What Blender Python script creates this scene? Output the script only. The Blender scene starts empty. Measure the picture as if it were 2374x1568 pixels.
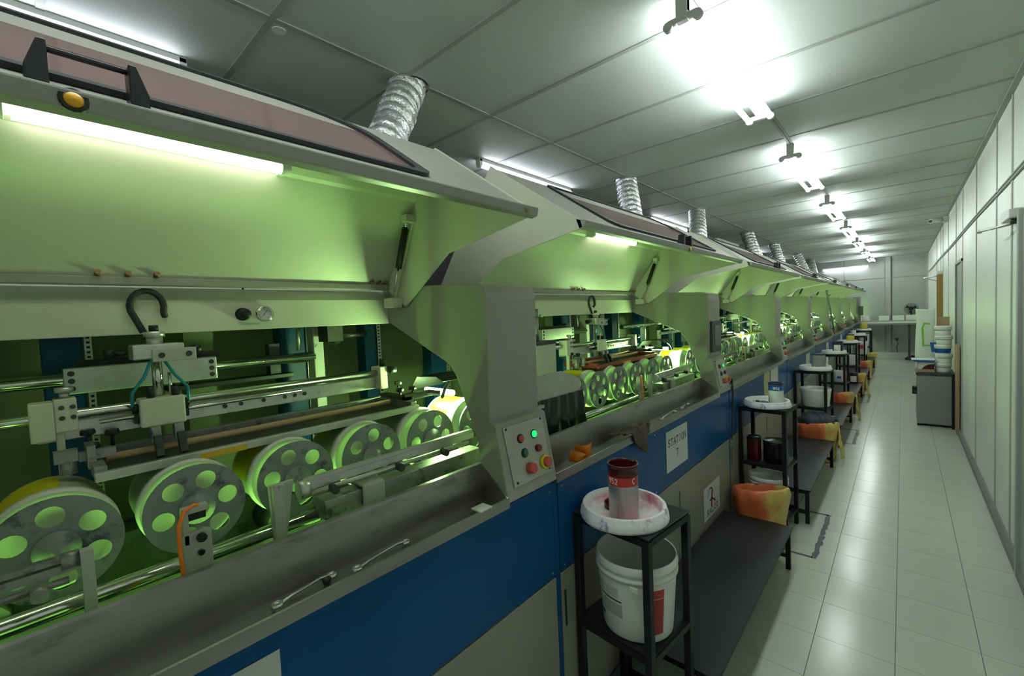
import bpy, bmesh, math, random
from mathutils import Matrix, Vector
random.seed(7)
PI = math.pi
SC = bpy.context.scene
COL = SC.collection

# ------------------------------------------------------------------ camera, world, exposure
CAM_H = 1.56
def camera():
    yaw, pitch, roll, f = 0.73108, -0.04625, 0.0450, 1012.5
    F = Vector((-math.sin(yaw)*math.cos(pitch), math.cos(yaw)*math.cos(pitch), math.sin(pitch)))
    R = Vector((math.cos(yaw), math.sin(yaw), 0)); D = F.cross(R)
    c, s = math.cos(roll), math.sin(roll)
    R2 = c*R + s*D; D2 = -s*R + c*D
    cam = bpy.data.cameras.new('camera'); o = bpy.data.objects.new('camera', cam); COL.objects.link(o)
    m = Matrix.Identity(4)
    for i in range(3):
        m[i][0] = R2[i]; m[i][1] = -D2[i]; m[i][2] = -F[i]
    m[0][3], m[1][3], m[2][3] = 0, 0, CAM_H
    o.matrix_world = m
    cam.sensor_width = 36; cam.lens = 36*f/2374; cam.clip_start = 0.02; cam.clip_end = 60
    SC.camera = o
camera()
W = bpy.data.worlds.new('world'); SC.world = W; W.use_nodes = True
W.node_tree.nodes['Background'].inputs[0].default_value = (0.5, 0.55, 0.55, 1)
W.node_tree.nodes['Background'].inputs[1].default_value = 0.15
SC.view_settings.view_transform = 'Standard'; SC.view_settings.look = 'None'
SC.view_settings.gamma = 1.0; SC.view_settings.use_curve_mapping = False
SC.view_settings.exposure = 0.0
SC.cycles.use_light_tree = True
SC.cycles.max_bounces = 6; SC.cycles.diffuse_bounces = 4; SC.cycles.glossy_bounces = 3
SC.cycles.sample_clamp_indirect = 3.0
L_CEIL, L_SIDE, L_HOOD, L_UV, L_BULB = 45.0, 22.0, 7.5, 48.0, 480.0
GREEN = (0.36, 1.0, 0.15)

# ------------------------------------------------------------------ materials
def mat(name, col, rough=.5, metal=0., var=.0, vscale=5., dirt=None, bump=0., bscale=60., emit=None, es=0., alpha=1., trans=0., ior=1.45, stretch=None):
    m = bpy.data.materials.new(name); m.use_nodes = True
    nt = m.node_tree; N = nt.nodes; L = nt.links
    b = N['Principled BSDF']
    b.inputs['Base Color'].default_value = (*col, 1); b.inputs['Roughness'].default_value = rough
    b.inputs['Metallic'].default_value = metal; b.inputs['IOR'].default_value = ior
    if trans: b.inputs['Transmission Weight'].default_value = trans
    if alpha < 1: b.inputs['Alpha'].default_value = alpha
    tc = N.new('ShaderNodeTexCoord'); mp = N.new('ShaderNodeMapping'); L.new(tc.outputs['Object'], mp.inputs['Vector'])
    if stretch: mp.inputs['Scale'].default_value = stretch
    src = None
    if var:
        n = N.new('ShaderNodeTexNoise'); n.inputs['Scale'].default_value = vscale; n.inputs['Detail'].default_value = 6
        L.new(mp.outputs[0], n.inputs['Vector'])
        r = N.new('ShaderNodeMapRange'); r.inputs[1].default_value = .3; r.inputs[2].default_value = .7
        r.inputs[3].default_value = 1-var; r.inputs[4].default_value = 1+var*.5
        L.new(n.outputs['Fac'], r.inputs[0])
        mx = N.new('ShaderNodeMix'); mx.data_type = 'RGBA'; mx.blend_type = 'MULTIPLY'; mx.inputs[0].default_value = 1
        mx.inputs[6].default_value = (*col, 1); L.new(r.outputs[0], mx.inputs[7]); src = mx.outputs[2]
        rr = N.new('ShaderNodeMapRange'); rr.inputs[3].default_value = max(.02, rough*.75); rr.inputs[4].default_value = min(1, rough*1.3)
        L.new(n.outputs['Fac'], rr.inputs[0]); L.new(rr.outputs[0], b.inputs['Roughness'])
    if dirt:
        dc, lo, hi, ds = dirt
        n = N.new('ShaderNodeTexNoise'); n.inputs['Scale'].default_value = ds; n.inputs['Detail'].default_value = 8; n.inputs['Roughness'].default_value = .65
        L.new(mp.outputs[0], n.inputs['Vector'])
        r = N.new('ShaderNodeMapRange'); r.inputs[1].default_value = lo; r.inputs[2].default_value = hi
        L.new(n.outputs['Fac'], r.inputs[0])
        mx = N.new('ShaderNodeMix'); mx.data_type = 'RGBA'; mx.inputs[6].default_value = (*col, 1)
        if src: L.new(src, mx.inputs[6])
        mx.inputs[7].default_value = (*dc, 1); L.new(r.outputs[0], mx.inputs[0]); src = mx.outputs[2]
    if src: L.new(src, b.inputs['Base Color'])
    if bump:
        n = N.new('ShaderNodeTexNoise'); n.inputs['Scale'].default_value = bscale; n.inputs['Detail'].default_value = 4
        L.new(mp.outputs[0], n.inputs['Vector'])
        bp = N.new('ShaderNodeBump'); bp.inputs['Strength'].default_value = bump; bp.inputs['Distance'].default_value = .004
        L.new(n.outputs['Fac'], bp.inputs['Height']); L.new(bp.outputs[0], b.inputs['Normal'])
    if emit:
        b.inputs['Emission Color'].default_value = (*emit, 1); b.inputs['Emission Strength'].default_value = es
    return m
M = {}
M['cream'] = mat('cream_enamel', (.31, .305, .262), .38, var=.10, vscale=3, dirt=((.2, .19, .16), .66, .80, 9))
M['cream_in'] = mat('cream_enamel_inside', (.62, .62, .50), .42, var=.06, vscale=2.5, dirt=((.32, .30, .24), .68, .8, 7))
M['cream_dirty'] = mat('cream_enamel_inked', (.46, .46, .41), .45, var=.15, vscale=5, dirt=((.06, .07, .09), .60, .70, 16))
M['blue'] = mat('blue_enamel', (.004, .068, .21), .3, var=.12, vscale=2, dirt=((.03, .10, .18), .62, .85, 3))
M['blue_col'] = mat('blue_column', (.006, .06, .17), .4, var=.1)
M['beige'] = mat('beige_enamel', (.27, .265, .215), .36, var=.07, vscale=3, dirt=((.13, .12, .1), .7, .8, 12))
M['steel'] = mat('brushed_stainless', (.36, .35, .33), .33, .85, var=.25, vscale=4, dirt=((.13, .12, .11), .58, .78, 6), stretch=(3, .7, 3))
M['chrome'] = mat('chromed_rod', (.75, .76, .74), .16, 1., var=.1)
M['alu'] = mat('aluminium', (.60, .60, .57), .35, .75, var=.15, vscale=20, dirt=((.10, .09, .09), .64, .74, 22))
M['alu_dirty'] = mat('inky_aluminium', (.34, .33, .33), .42, .65, var=.3, vscale=12, dirt=((.05, .05, .06), .55, .68, 25))
M['dark_steel'] = mat('dark_steel', (.06, .06, .06), .4, .6, var=.3, vscale=14)
M['black'] = mat('black_plastic', (.015, .015, .016), .35, var=.2, vscale=10)
M['black_rub'] = mat('black_rubber', (.02, .02, .023), .6)
M['black_paint'] = mat('worn_black_paint', (.012, .013, .014), .45, var=.3, vscale=10, dirt=((.05, .05, .055), .66, .78, 18))
M['bench'] = mat('worn_black_bench_top', (.011, .012, .014), .45, var=.35, vscale=6, dirt=((.07, .07, .075), .62, .82, 7))
M['curtain'] = mat('black_film', (.012, .016, .014), .12, var=.2)
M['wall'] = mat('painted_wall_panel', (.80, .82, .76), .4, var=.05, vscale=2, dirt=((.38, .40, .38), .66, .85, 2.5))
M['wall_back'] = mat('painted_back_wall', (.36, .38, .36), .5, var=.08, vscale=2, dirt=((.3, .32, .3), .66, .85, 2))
M['seam'] = mat('wall_seam', (.42, .44, .42), .6)
M['dark_wall'] = mat('shade_black_wall', (.012, .012, .012), .8)  # near-black colour stands in for the dark void behind the machines
M['ceil'] = mat('ceiling_board', (.51, .55, .52), .6, var=.04, vscale=3, bump=.25, bscale=90, dirt=((.34, .34, .31), .72, .85, 4))
M['ceil_bar'] = mat('ceiling_bar', (.33, .35, .32), .55, var=.2, vscale=5)
M['tile'] = mat('glazed_floor_tile', (.54, .57, .485), .18, var=.06, vscale=2, dirt=((.40, .42, .36), .62, .82, 3), bump=.10, bscale=14)
M['grout'] = mat('floor_grout', (.16, .16, .14), .8)
M['skirt'] = mat('grey_skirting', (.22, .22, .22), .5, var=.2, vscale=6)
M['duct'] = mat('aluminium_foil', (.88, .89, .90), .26, .80, var=.2, vscale=30, bump=1.0, bscale=120)
M['white_metal'] = mat('white_fitting', (.72, .73, .72), .4)
M['plastic_w'] = mat('white_plastic', (.74, .75, .72), .38, var=.05, dirt=((.35, .36, .38), .66, .8, 14))
M['lid_pink'] = mat('ink_stained_lid', (.80, .74, .77), .35, var=.05, dirt=((.66, .16, .30), .46, .66, 9))
M['lid_rim'] = mat('ink_stained_lid_rim', (.80, .78, .82), .35, dirt=((.22, .20, .38), .56, .68, 24))
M['tin'] = mat('scratched_tin', (.52, .48, .50), .34, .75, var=.3, vscale=12, stretch=(1, 1, .15), dirt=((.35, .10, .16), .60, .75, 9))
M['ink_red'] = mat('dark_red_ink', (.045, .002, .006), .22)
M['red_label'] = mat('red_label', (.42, .03, .025), .35, var=.15, vscale=12)
M['blue_label'] = mat('blue_label', (.01, .08, .33), .35)
M['navy'] = mat('navy_plastic', (.012, .016, .06), .35)
M['purple'] = mat('dark_purple_jar', (.022, .010, .045), .3)
M['ink_black'] = mat('black_ink', (.004, .004, .006), .3)
M['print_w'] = mat('printed_white', (.72, .66, .66), .5)
M['print_k'] = mat('printed_dark', (.035, .04, .055), .6)
M['print_grey'] = mat('printed_grey', (.36, .36, .38), .6)
M['print_red'] = mat('printed_red', (.30, .02, .02), .5)
M['paper'] = mat('sheet_paper', (.62, .62, .62), .6, var=.05, dirt=((.42, .40, .42), .62, .8, 10))
M['paper_y'] = mat('yellow_printed_sheet', (.55, .52, .30), .6, dirt=((.35, .30, .05), .45, .6, 30))
M['drum'] = mat('white_drum', (.82, .81, .77), .35, var=.05, vscale=6, dirt=((.25, .26, .2), .72, .8, 20))
M['drum_in'] = mat('drum_end_face', (.66, .68, .56), .45)
M['disc'] = mat('worn_steel_disc', (.27, .28, .30), .5, .2, var=.25, vscale=14, dirt=((.05, .06, .10), .54, .68, 22))
M['tape'] = mat('yellow_tape', (.66, .56, .01), .4, var=.1, vscale=20)
M['tape_o'] = mat('amber_tape', (.66, .36, .02), .4)
M['orange_tube'] = mat('orange_tube', (.90, .20, .02), .3)
M['teal_tube'] = mat('teal_air_tube', (.01, .20, .25), .25)
M['orange'] = mat('orange_plastic', (.80, .22, .01), .15, trans=.3)
M['btn_red'] = mat('red_button', (.38, .06, .05), .4)
M['btn_dark'] = mat('dark_red_button', (.16, .01, .02), .35)
M['btn_green'] = mat('green_button', (.01, .13, .07), .35)
M['btn_lit'] = mat('lit_green_button', (.02, .6, .2), .4, emit=(.02, 1.0, .22), es=.9)
M['amber'] = mat('amber_indicator', (.75, .38, .02), .3)
M['brass'] = mat('brass_bolt', (.22, .14, .06), .4, .5)
M['pink'] = mat('tinted_acrylic', (.20, .125, .118), .10, var=.08, vscale=3, dirt=((.16, .10, .10), .64, .74, 14))
M['screen_red'] = mat('red_screen_frame', (.30, .05, .03), .4, var=.2)
M['mesh_dark'] = mat('screen_mesh', (.035, .045, .03), .3)
M['brown'] = mat('brown_cloth', (.075, .052, .034), .9, var=.35, vscale=30, bump=.6, bscale=200)
M['dark_cloth'] = mat('black_waste', (.02, .03, .04), .6, var=.5, vscale=40)
M['yellow_bag'] = mat('yellow_film', (.62, .50, .14), .35, var=.1, bump=.5, bscale=40)
M['cardboard'] = mat('cardboard', (.45, .31, .18), .8, var=.1)
M['wood'] = mat('varnished_wood', (.30, .17, .05), .4, var=.2, vscale=4, stretch=(8, 8, .6))
M['grey_box'] = mat('grey_cabinet', (.28, .28, .28), .45, var=.08, vscale=4, dirt=((.12, .12, .12), .7, .8, 9))
M['glass_dark'] = mat('lcd_screen', (.10, .12, .10), .15)
M['gauge_w'] = mat('gauge_face', (.75, .76, .74), .3)
M['floor_tape'] = mat('worn_floor_tape', (.045, .045, .05), .5, dirt=((.35, .36, .33), .60, .66, 30))
M['yellow_p'] = mat('yellow_tub', (.62, .52, .10), .4)
M['green_p'] = mat('green_print', (.20, .42, .05), .5)
M['sack'] = mat('woven_sack', (.74, .75, .72), .5, bump=.5, bscale=25, dirt=((.55, .35, .33), .66, .75, 7))
def bag_mat():
    m = mat('orange_to_yellow_film', (.66, .14, .04), .3, bump=.6, bscale=30)
    nt = m.node_tree; N = nt.nodes; L = nt.links; b = N['Principled BSDF']
    tc = N.new('ShaderNodeTexCoord'); sp = N.new('ShaderNodeSeparateXYZ'); L.new(tc.outputs['Object'], sp.inputs[0])
    n = N.new('ShaderNodeTexNoise'); n.inputs['Scale'].default_value = 9; L.new(tc.outputs['Object'], n.inputs['Vector'])
    a = N.new('ShaderNodeMath'); a.operation = 'MULTIPLY_ADD'; L.new(n.outputs['Fac'], a.inputs[0]); a.inputs[1].default_value = .30; L.new(sp.outputs[0], a.inputs[2])
    r = N.new('ShaderNodeMapRange'); r.inputs[1].default_value = .20; r.inputs[2].default_value = .28; L.new(a.outputs[0], r.inputs[0])
    mx = N.new('ShaderNodeMix'); mx.data_type = 'RGBA'; mx.inputs[6].default_value = (.62, .15, .06, 1); mx.inputs[7].default_value = (.58, .45, .12, 1)
    L.new(r.outputs[0], mx.inputs[0])
    n2 = N.new('ShaderNodeTexNoise'); n2.inputs['Scale'].default_value = 12; L.new(tc.outputs['Object'], n2.inputs['Vector'])
    r2 = N.new('ShaderNodeMapRange'); r2.inputs[1].default_value = .66; r2.inputs[2].default_value = .70; L.new(n2.outputs['Fac'], r2.inputs[0])
    m2 = N.new('ShaderNodeMix'); m2.data_type = 'RGBA'; L.new(r2.outputs[0], m2.inputs[0]); L.new(mx.outputs[2], m2.inputs[6]); m2.inputs[7].default_value = (.06, .01, .01, 1)
    L.new(m2.outputs[2], b.inputs['Base Color'])
    return m
M['bag'] = bag_mat()
M['rear_shade'] = mat('rear_sheet_dimmed', (.20, .24, .13), .45, var=.2, vscale=3)  # rear walls darkened and greened in colour to imitate dim green light
M['casting'] = mat('oily_casting', (.12, .14, .12), .4, var=.4, vscale=7, dirt=((.03, .035, .03), .52, .66, 13))
for n_, v_ in (('blue', .2), ('bench', .25), ('black_paint', .25), ('beige', .3), ('blue_col', .3), ('black', .35)): M[n_].node_tree.nodes['Principled BSDF'].inputs['Specular IOR Level'].default_value = v_
def emi(name, col, s): return mat(name, (.8, .8, .8), .5, emit=col, es=s)
M['tube_cool'] = emi('lit_ceiling_tube', (.90, 1.0, .97), L_CEIL)
M['tube_side'] = emi('lit_side_tube', (.88, .93, 1.0), L_SIDE)
M['tube_hood'] = emi('lit_hood_tube', (1.0, .95, .88), L_HOOD)
M['uv_tube'] = emi('lit_curing_tube', GREEN, L_UV)
M['rear_fill'] = emi('added_rear_fill_tube', GREEN, 1.5)  # weak green glow for the added fill tube at the rear
M['uv_bulb'] = emi('lit_curing_bulb', (.55, 1.0, .35), L_BULB)

# ------------------------------------------------------------------ geometry helpers
def root_loc(o):
    while o is not None and o.parent is not None: o = o.parent
    return Vector(o.location) if o is not None else Vector((0, 0, 0))
class G:
    def __init__(s): s.v = []; s.f = []; s.sm = []; s.mi = []; s.cur = 0
    def m(s, i): s.cur = i; return s
    def add(s, vs, fs, sm=False):
        n = len(s.v); s.v += [tuple(v) for v in vs]
        for f in fs: s.f.append(tuple(n+i for i in f)); s.sm.append(sm); s.mi.append(s.cur)
        return s
    def box(s, x0, x1, y0, y1, z0, z1):
        if x0 > x1: x0, x1 = x1, x0
        if y0 > y1: y0, y1 = y1, y0
        if z0 > z1: z0, z1 = z1, z0
        v = [(x, y, z) for z in (z0, z1) for y in (y0, y1) for x in (x0, x1)]
        return s.add(v, [(0, 2, 3, 1), (4, 5, 7, 6), (0, 1, 5, 4), (2, 6, 7, 3), (0, 4, 6, 2), (1, 3, 7, 5)])
    def prism(s, pts, a0, a1, axis='y'):
        # pts polygon in the other two axes; (x,z) for y, (y,z) for x, (x,y) for z
        def P(p, t): return {'y': (p[0], t, p[1]), 'x': (t, p[0], p[1]), 'z': (p[0], p[1], t)}[axis]
        n = len(pts)
        ar = sum(pts[i][0]*pts[(i+1) % n][1]-pts[(i+1) % n][0]*pts[i][1] for i in range(n))
        if (ar > 0) == (axis == 'y'): pts = list(reversed(pts))
        v = [P(p, a0) for p in pts]+[P(p, a1) for p in pts]
        f = [tuple(reversed(range(n))), tuple(range(n, 2*n))]+[(i, (i+1) % n, n+(i+1) % n, n+i) for i in range(n)]
        return s.add(v, f)
    def sheet(s, line, t, y0, y1):
        # bent sheet metal: polyline in (x,z), thickness t, extruded along y
        n = len(line); nr = []
        for i in range(n):
            a = Vector(line[max(0, i-1)]); b = Vector(line[min(n-1, i+1)]); d = (b-a).normalized(); nr.append(Vector((-d.y, d.x)))
        out = [tuple(Vector(p)+nr[i]*t) for i, p in enumerate(line)]
        v = []
        for y in (y0, y1):
            v += [(p[0], y, p[1]) for p in line]+[(p[0], y, p[1]) for p in out]
        f = []; k = 2*n
        for i in range(n-1):
            f += [(i, k+i, k+i+1, i+1), (n+i, n+i+1, k+n+i+1, k+n+i), (i, i+1, n+i+1, n+i), (k+i, k+n+i, k+n+i+1, k+i+1)]
        f += [(0, n, k+n, k), (n-1, k+n-1, k+2*n-1, 2*n-1)]
        return s.add(v, f)
    def cyl(s, p0, p1, r, n=16, r1=None, caps=True):
        p0 = Vector(p0); p1 = Vector(p1); d = (p1-p0).normalized(); r1 = r if r1 is None else r1
        a = d.orthogonal().normalized(); b = d.cross(a)
        v = []
        for p, rr in ((p0, r), (p1, r1)):
            v += [tuple(p+rr*(math.cos(2*PI*i/n)*a+math.sin(2*PI*i/n)*b)) for i in range(n)]
        s.add(v, [(i, (i+1) % n, n+(i+1) % n, n+i) for i in range(n)], True)
        if caps:
            k = len(s.v)-2*n; s.f.append(tuple(reversed(range(k, k+n)))); s.f.append(tuple(range(k+n, k+2*n))); s.sm += [False]*2; s.mi += [s.cur]*2
        return s
    def tube(s, path, r, n=8, caps=True):
        P = [Vector(p) for p in path]; m = len(P); v = []; up = None
        for i, p in enumerate(P):
            d = (P[min(m-1, i+1)]-P[max(0, i-1)]).normalized()
            if up is None: up = d.orthogonal().normalized()
            up = (up-d*up.dot(d)).normalized(); b = d.cross(up)
            rr = r[i] if isinstance(r, (list, tuple)) else r
            v += [tuple(p+rr*(math.cos(2*PI*j/n)*up+math.sin(2*PI*j/n)*b)) for j in range(n)]
        f = [(i*n+j, i*n+(j+1) % n, (i+1)*n+(j+1) % n, (i+1)*n+j) for i in range(m-1) for j in range(n)]
        s.add(v, f, True)
        if caps: s.add([v[j] for j in range(n)], [tuple(reversed(range(n)))]); s.add([v[-n+j] for j in range(n)], [tuple(range(n))])
        return s
    def lathe(s, prof, c, n=32, axis='z', sm=True, wob=None):
        # prof: list of (radius, height); closed surface of revolution about axis through c
        v = []; m = len(prof)
        for r, h in prof:
            for j in range(n):
                a = 2*PI*j/n; rr = r*(wob(a, h) if wob else 1); x, y = rr*math.cos(a), rr*math.sin(a)
                v.append({'z': (c[0]+x, c[1]+y, c[2]+h), 'x': (c[0]+h, c[1]+x, c[2]+y), 'y': (c[0]+y, c[1]+h, c[2]+x)}[axis])
        f = [(i*n+j, i*n+(j+1) % n, (i+1)*n+(j+1) % n, (i+1)*n+j) for i in range(m-1) for j in range(n)]
        return s.add(v, f, sm)
    def disc(s, c, r, axis='z', n=32, up=True):
        v = []
        for j in range(n):
            a = 2*PI*j/n; x, y = r*math.cos(a), r*math.sin(a)
            v.append({'z': (c[0]+x, c[1]+y, c[2]), 'x': (c[0], c[1]+x, c[2]+y), 'y': (c[0]+y, c[1], c[2]+x)}[axis])
        return s.add(v, [tuple(range(n)) if up else tuple(reversed(range(n)))])
    def islands(s):
        p = list(range(len(s.v)))
        def fd(a):
            while p[a] != a: p[a] = p[p[a]]; a = p[a]
            return a
        for f in s.f:
            a = fd(f[0])
            for i in f[1:]: p[fd(i)] = a
        out = {}
        for k, f in enumerate(s.f): out.setdefault(fd(f[0]), []).append(k)
        res = []
        for ks in out.values():
            h = G(); mp = {}
            for k in ks:
                ff = []
                for i in s.f[k]:
                    if i not in mp: mp[i] = len(h.v); h.v.append(s.v[i])
                    ff.append(mp[i])
                h.f.append(tuple(ff)); h.sm.append(s.sm[k]); h.mi.append(s.mi[k])
            res.append(h)
        return res
    def each(s, name, *a, **k):
        # one object per separate piece
        return [h.build(name, *a, **k) for h in s.islands()][0]
    def build(s, name, mats, parent=None, bevel=0., origin=None, seg=2):
        me = bpy.data.meshes.new(name)
        if not isinstance(mats, (list, tuple)): mats = [mats]
        vs = s.v
        if origin is None:
            if parent is not None: origin = root_loc(parent)
            else:
                xs = [v[0] for v in vs]; ys = [v[1] for v in vs]; zs = [v[2] for v in vs]
                origin = Vector(((min(xs)+max(xs))/2, (min(ys)+max(ys))/2, min(zs)))
        o0 = Vector(origin)
        me.from_pydata([(v[0]-o0.x, v[1]-o0.y, v[2]-o0.z) for v in vs], [], s.f)
        for mm in mats: me.materials.append(M[mm] if isinstance(mm, str) else mm)
        me.polygons.foreach_set('use_smooth', s.sm); me.polygons.foreach_set('material_index', s.mi)
        me.update()
        o = bpy.data.objects.new(name, me); COL.objects.link(o)
        if parent is not None: o.parent = parent
        else: o.location = o0
        if bevel:
            b = o.modifiers.new('bevel', 'BEVEL'); b.width = bevel; b.segments = seg; b.limit_method = 'ANGLE'; b.angle_limit = math.radians(40)
        return o
def g(): return G()
def empty(name, x, y, z=0): 
    o = bpy.data.objects.new(name, None); COL.objects.link(o); o.location = (x, y, z); o.empty_display_size = .05; return o
def tag(o, label, cat, group=None):
    o['label'] = label; o['category'] = cat
    if group: o['group'] = group
    return o
def struct(o): o['kind'] = 'structure'; return o
def copy_tree(o, parent=None):
    c = o.copy(); COL.objects.link(c)
    if parent is not None: c.parent = parent
    for ch in [k for k in bpy.data.objects if k.parent == o]: copy_tree(ch, c)
    return c
_kids = {}
def copy_tree_fast(o, kids, parent=None):
    c = o.copy(); COL.objects.link(c)
    if parent is not None: c.parent = parent
    for ch in kids.get(o.name, []): copy_tree_fast(ch, kids, c)
    return c
def kid_map():
    d = {}
    for o in bpy.data.objects:
        if o.parent is not None: d.setdefault(o.parent.name, []).append(o)
    return d

# lettering: each glyph is a set of polylines in a unit box
GL = {
 'S': [[(.92, .80), (.75, .96), (.45, 1), (.18, .90), (.10, .74), (.2, .60), (.5, .5), (.8, .40), (.92, .25), (.82, .08), (.5, 0), (.2, .05), (.06, .22)]],
 'T': [[(0, .98), (1, .98)], [(.5, .98), (.5, 0)]],
 'A': [[(0, 0), (.5, 1), (1, 0)], [(.2, .36), (.8, .36)]],
 'I': [[(.5, 0), (.5, 1)]],
 'O': [[(.5+.46*math.cos(a*PI/8), .5+.5*math.sin(a*PI/8)) for a in range(17)]],
 'N': [[(.08, 0), (.08, 1), (.92, 0), (.92, 1)]],
 'R': [[(.1, 0), (.1, 1), (.6, 1), (.85, .88), (.85, .65), (.6, .52), (.1, .52)], [(.5, .52), (.95, 0)]],
 'L': [[(.1, 1), (.1, 0), (.9, 0)]],
 'C': [[(.92, .8), (.7, .97), (.42, 1), (.15, .82), (.05, .5), (.15, .18), (.42, 0), (.7, .03), (.92, .2)]],
 '7': [[(.05, .98), (.9, .98), (.38, 0)]],
 '9': [[(.85, .7), (.7, .95), (.4, 1), (.12, .85), (.12, .6), (.4, .45), (.75, .52), (.85, .7), (.8, .3), (.5, 0), (.2, .05)]],
 '5': [[(.85, 1), (.2, 1), (.15, .55), (.55, .62), (.85, .42), (.8, .1), (.45, 0), (.12, .1)]],
 '2': [[(.1, .78), (.3, .98), (.65, .98), (.85, .75), (.75, .5), (.1, 0), (.9, 0)]],
 '6': [[(.8, .95), (.45, .95), (.15, .6), (.12, .25), (.4, 0), (.75, .1), (.85, .35), (.6, .55), (.2, .45)]],
}
SER = {'T': [(.5, 0), (0, .9, 1), (1, .9, 1)], 'A': [(0, 0), (1, 0)], 'I': [(.5, 0), (.5, 1)], 'N': [(.08, 0), (.08, 1), (.92, 1)], 'R': [(.1, 0), (.1, 1), (.95, 0)], 'L': [(.1, 1), (.9, .08, 1)], '7': [(.05, .9, 1)]}
def stroke(gg, pts, w, fn):
    for i in range(len(pts)-1):
        a = Vector(pts[i]); b = Vector(pts[i+1]); d = (b-a)
        if d.length < 1e-6: continue
        d.normalize(); nn = Vector((-d.y, d.x))*w/2; e = d*w*.3
        q = [a-e+nn, a-e-nn, b+e-nn, b+e+nn]
        gg.add([fn(p.x, p.y) for p in q], [(0, 1, 2, 3)])
def text(gg, s, u0, v0, h, adv, wd, w, fn, serif=False):
    # letters of height h, width wd, advance adv, stroke w mapped through fn(u, v) -> 3D
    for k, ch in enumerate(s):
        if ch == ' ': continue
        for pl in GL[ch]: stroke(gg, [(u0+k*adv+p[0]*wd, v0+p[1]*h) for p in pl], w, fn)
        if serif:
            for q in SER.get(ch, []):
                u = u0+k*adv+q[0]*wd; v = v0+q[1]*h
                if len(q) == 3: stroke(gg, [(u, v-.1*h), (u, v+.08*h)], w*.8, fn)
                else: stroke(gg, [(u-.2*wd, v), (u+.2*wd, v)], w*.55, fn)

# ------------------------------------------------------------------ room
Y0R, Y1R, XR, XL, ZC = -1.6, 15.70, .49, -3.0, 2.755
fl = struct(g().box(XL, XR+.1, Y0R, Y1R+.1, -.06, -.004).build('floor', 'grout', origin=(0, 0, 0)))
xs = [-1.20, -.886, -.608, -.316, -.029, .252, XR-.002]
yc = 2.397-.302*13
def tile_mesh(w, d):
    q = g().box(0, w, 0, d, -.004, 0)
    return q
meshes = {}
j = 0; far = g()
while True:
    ya = yc+.302*j; j += 1
    if ya > Y1R-.02: break
    yb = min(ya+.300, Y1R)
    for i in range(len(xs)-1):
        if yb < -.9: continue
        if ya > 10.5 or (i == 0):
            far.box(xs[i]+.0012, xs[i+1]-.0012, ya, yb, -.004, 0); continue
        w = round(xs[i+1]-xs[i]-.0026, 4); d = round(yb-ya, 4)
        if (w, d) not in meshes:
            o = g().box(0, w, 0, d, -.004, 0).build('floor_tile', 'tile', fl, origin=(0, 0, 0)); meshes[(w, d)] = o.data
        else:
            o = bpy.data.objects.new('floor_tile', meshes[(w, d)]); COL.objects.link(o); o.parent = fl
        o.location = (xs[i]+.0013, ya, 0)
o = far.build('distant_floor_tiles', 'tile', fl, origin=(0, 0, 0)); o['kind'] = 'stuff'

ce = struct(g().box(XL-.1, XR+.1, Y0R, Y1R+.1, ZC+.02, ZC+.06).build('ceiling', 'ceil_bar', origin=(0, 0, 0)))
cxs = [XL, -1.81, -.61, XR]
meshes = {}
n = -4
while True:
    ya = .715+.6*n; n += 1
    if ya > Y1R: break
    if ya < Y0R: continue
    for i in range(3):
        w = round(cxs[i+1]-cxs[i]-.014, 4); d = round(min(.586, Y1R-ya-.01), 4)
        if d < .05: continue
        if (w, d) not in meshes:
            o = g().box(0, w, 0, d, 0, .02).build('ceiling_tile', 'ceil', ce, origin=(0, 0, 0)); meshes[(w, d)] = o.data
        else:
            o = bpy.data.objects.new('ceiling_tile', meshes[(w, d)]); COL.objects.link(o); o.parent = ce
        o.location = (cxs[i]+.007, ya+.007, ZC-random.choice((0, 0, .001, .0015)))
    g().box(XL, XR, ya-.012, ya+.012, ZC-.004, ZC+.01).build('grid_bar', 'ceil_bar', ce, origin=(0, 0, 0))
for x in cxs[1:3]: g().box(x-.012, x+.012, Y0R, Y1R, ZC-.0045, ZC+.01).build('grid_bar', 'ceil_bar', ce, origin=(0, 0, 0))
g().box(XR-.03, XR, Y0R, Y1R, ZC-.012, ZC).build('edge_bar', 'ceil_bar', ce, origin=(0, 0, 0))

wr = struct(g().box(XR+.012, XR+.08, Y0R, Y1R+.1, 0, ZC+.02).build('wall_right', 'seam', origin=(0, 0, 0)))
seams = [Y0R, .55, 1.7, 2.85, 3.56, 3.98, 4.56, 5.68, 6.86, 7.66, 8.85, 10.0, 10.52, 11.7, 12.9, 14.1, 15.2, Y1R]
for a, b in zip(seams[:-1], seams[1:]):
    z0 = .0
    if abs(a-6.86) < .01: z0 = 1.98
    g().box(XR, XR+.012, a+.009, b-.009, z0, ZC).build('wall_panel', 'wall', wr, origin=(0, 0, 0))
    if a > 2 and a < 12: g().box(XR-.005, XR+.004, a-.017, a+.017, z0, ZC-.012).build('batten_strip', 'seam', wr, origin=(0, 0, 0))
struct(g().prism([(XR, .0), (XR-.028, .0), (XR-.028, .045), (XR-.012, .062), (XR, .062)], Y0R, Y1R).build('baseboard_right', 'skirt', origin=(0, 0, 0)))
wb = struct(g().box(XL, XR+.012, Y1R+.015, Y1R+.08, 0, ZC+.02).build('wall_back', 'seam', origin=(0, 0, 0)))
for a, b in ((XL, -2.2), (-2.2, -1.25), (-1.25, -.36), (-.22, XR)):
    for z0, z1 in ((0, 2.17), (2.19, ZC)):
        g().box(a+.006, b-.006, Y1R, Y1R+.015, z0, z1).build('wall_panel', 'wall_back', wb, origin=(0, 0, 0))
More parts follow.
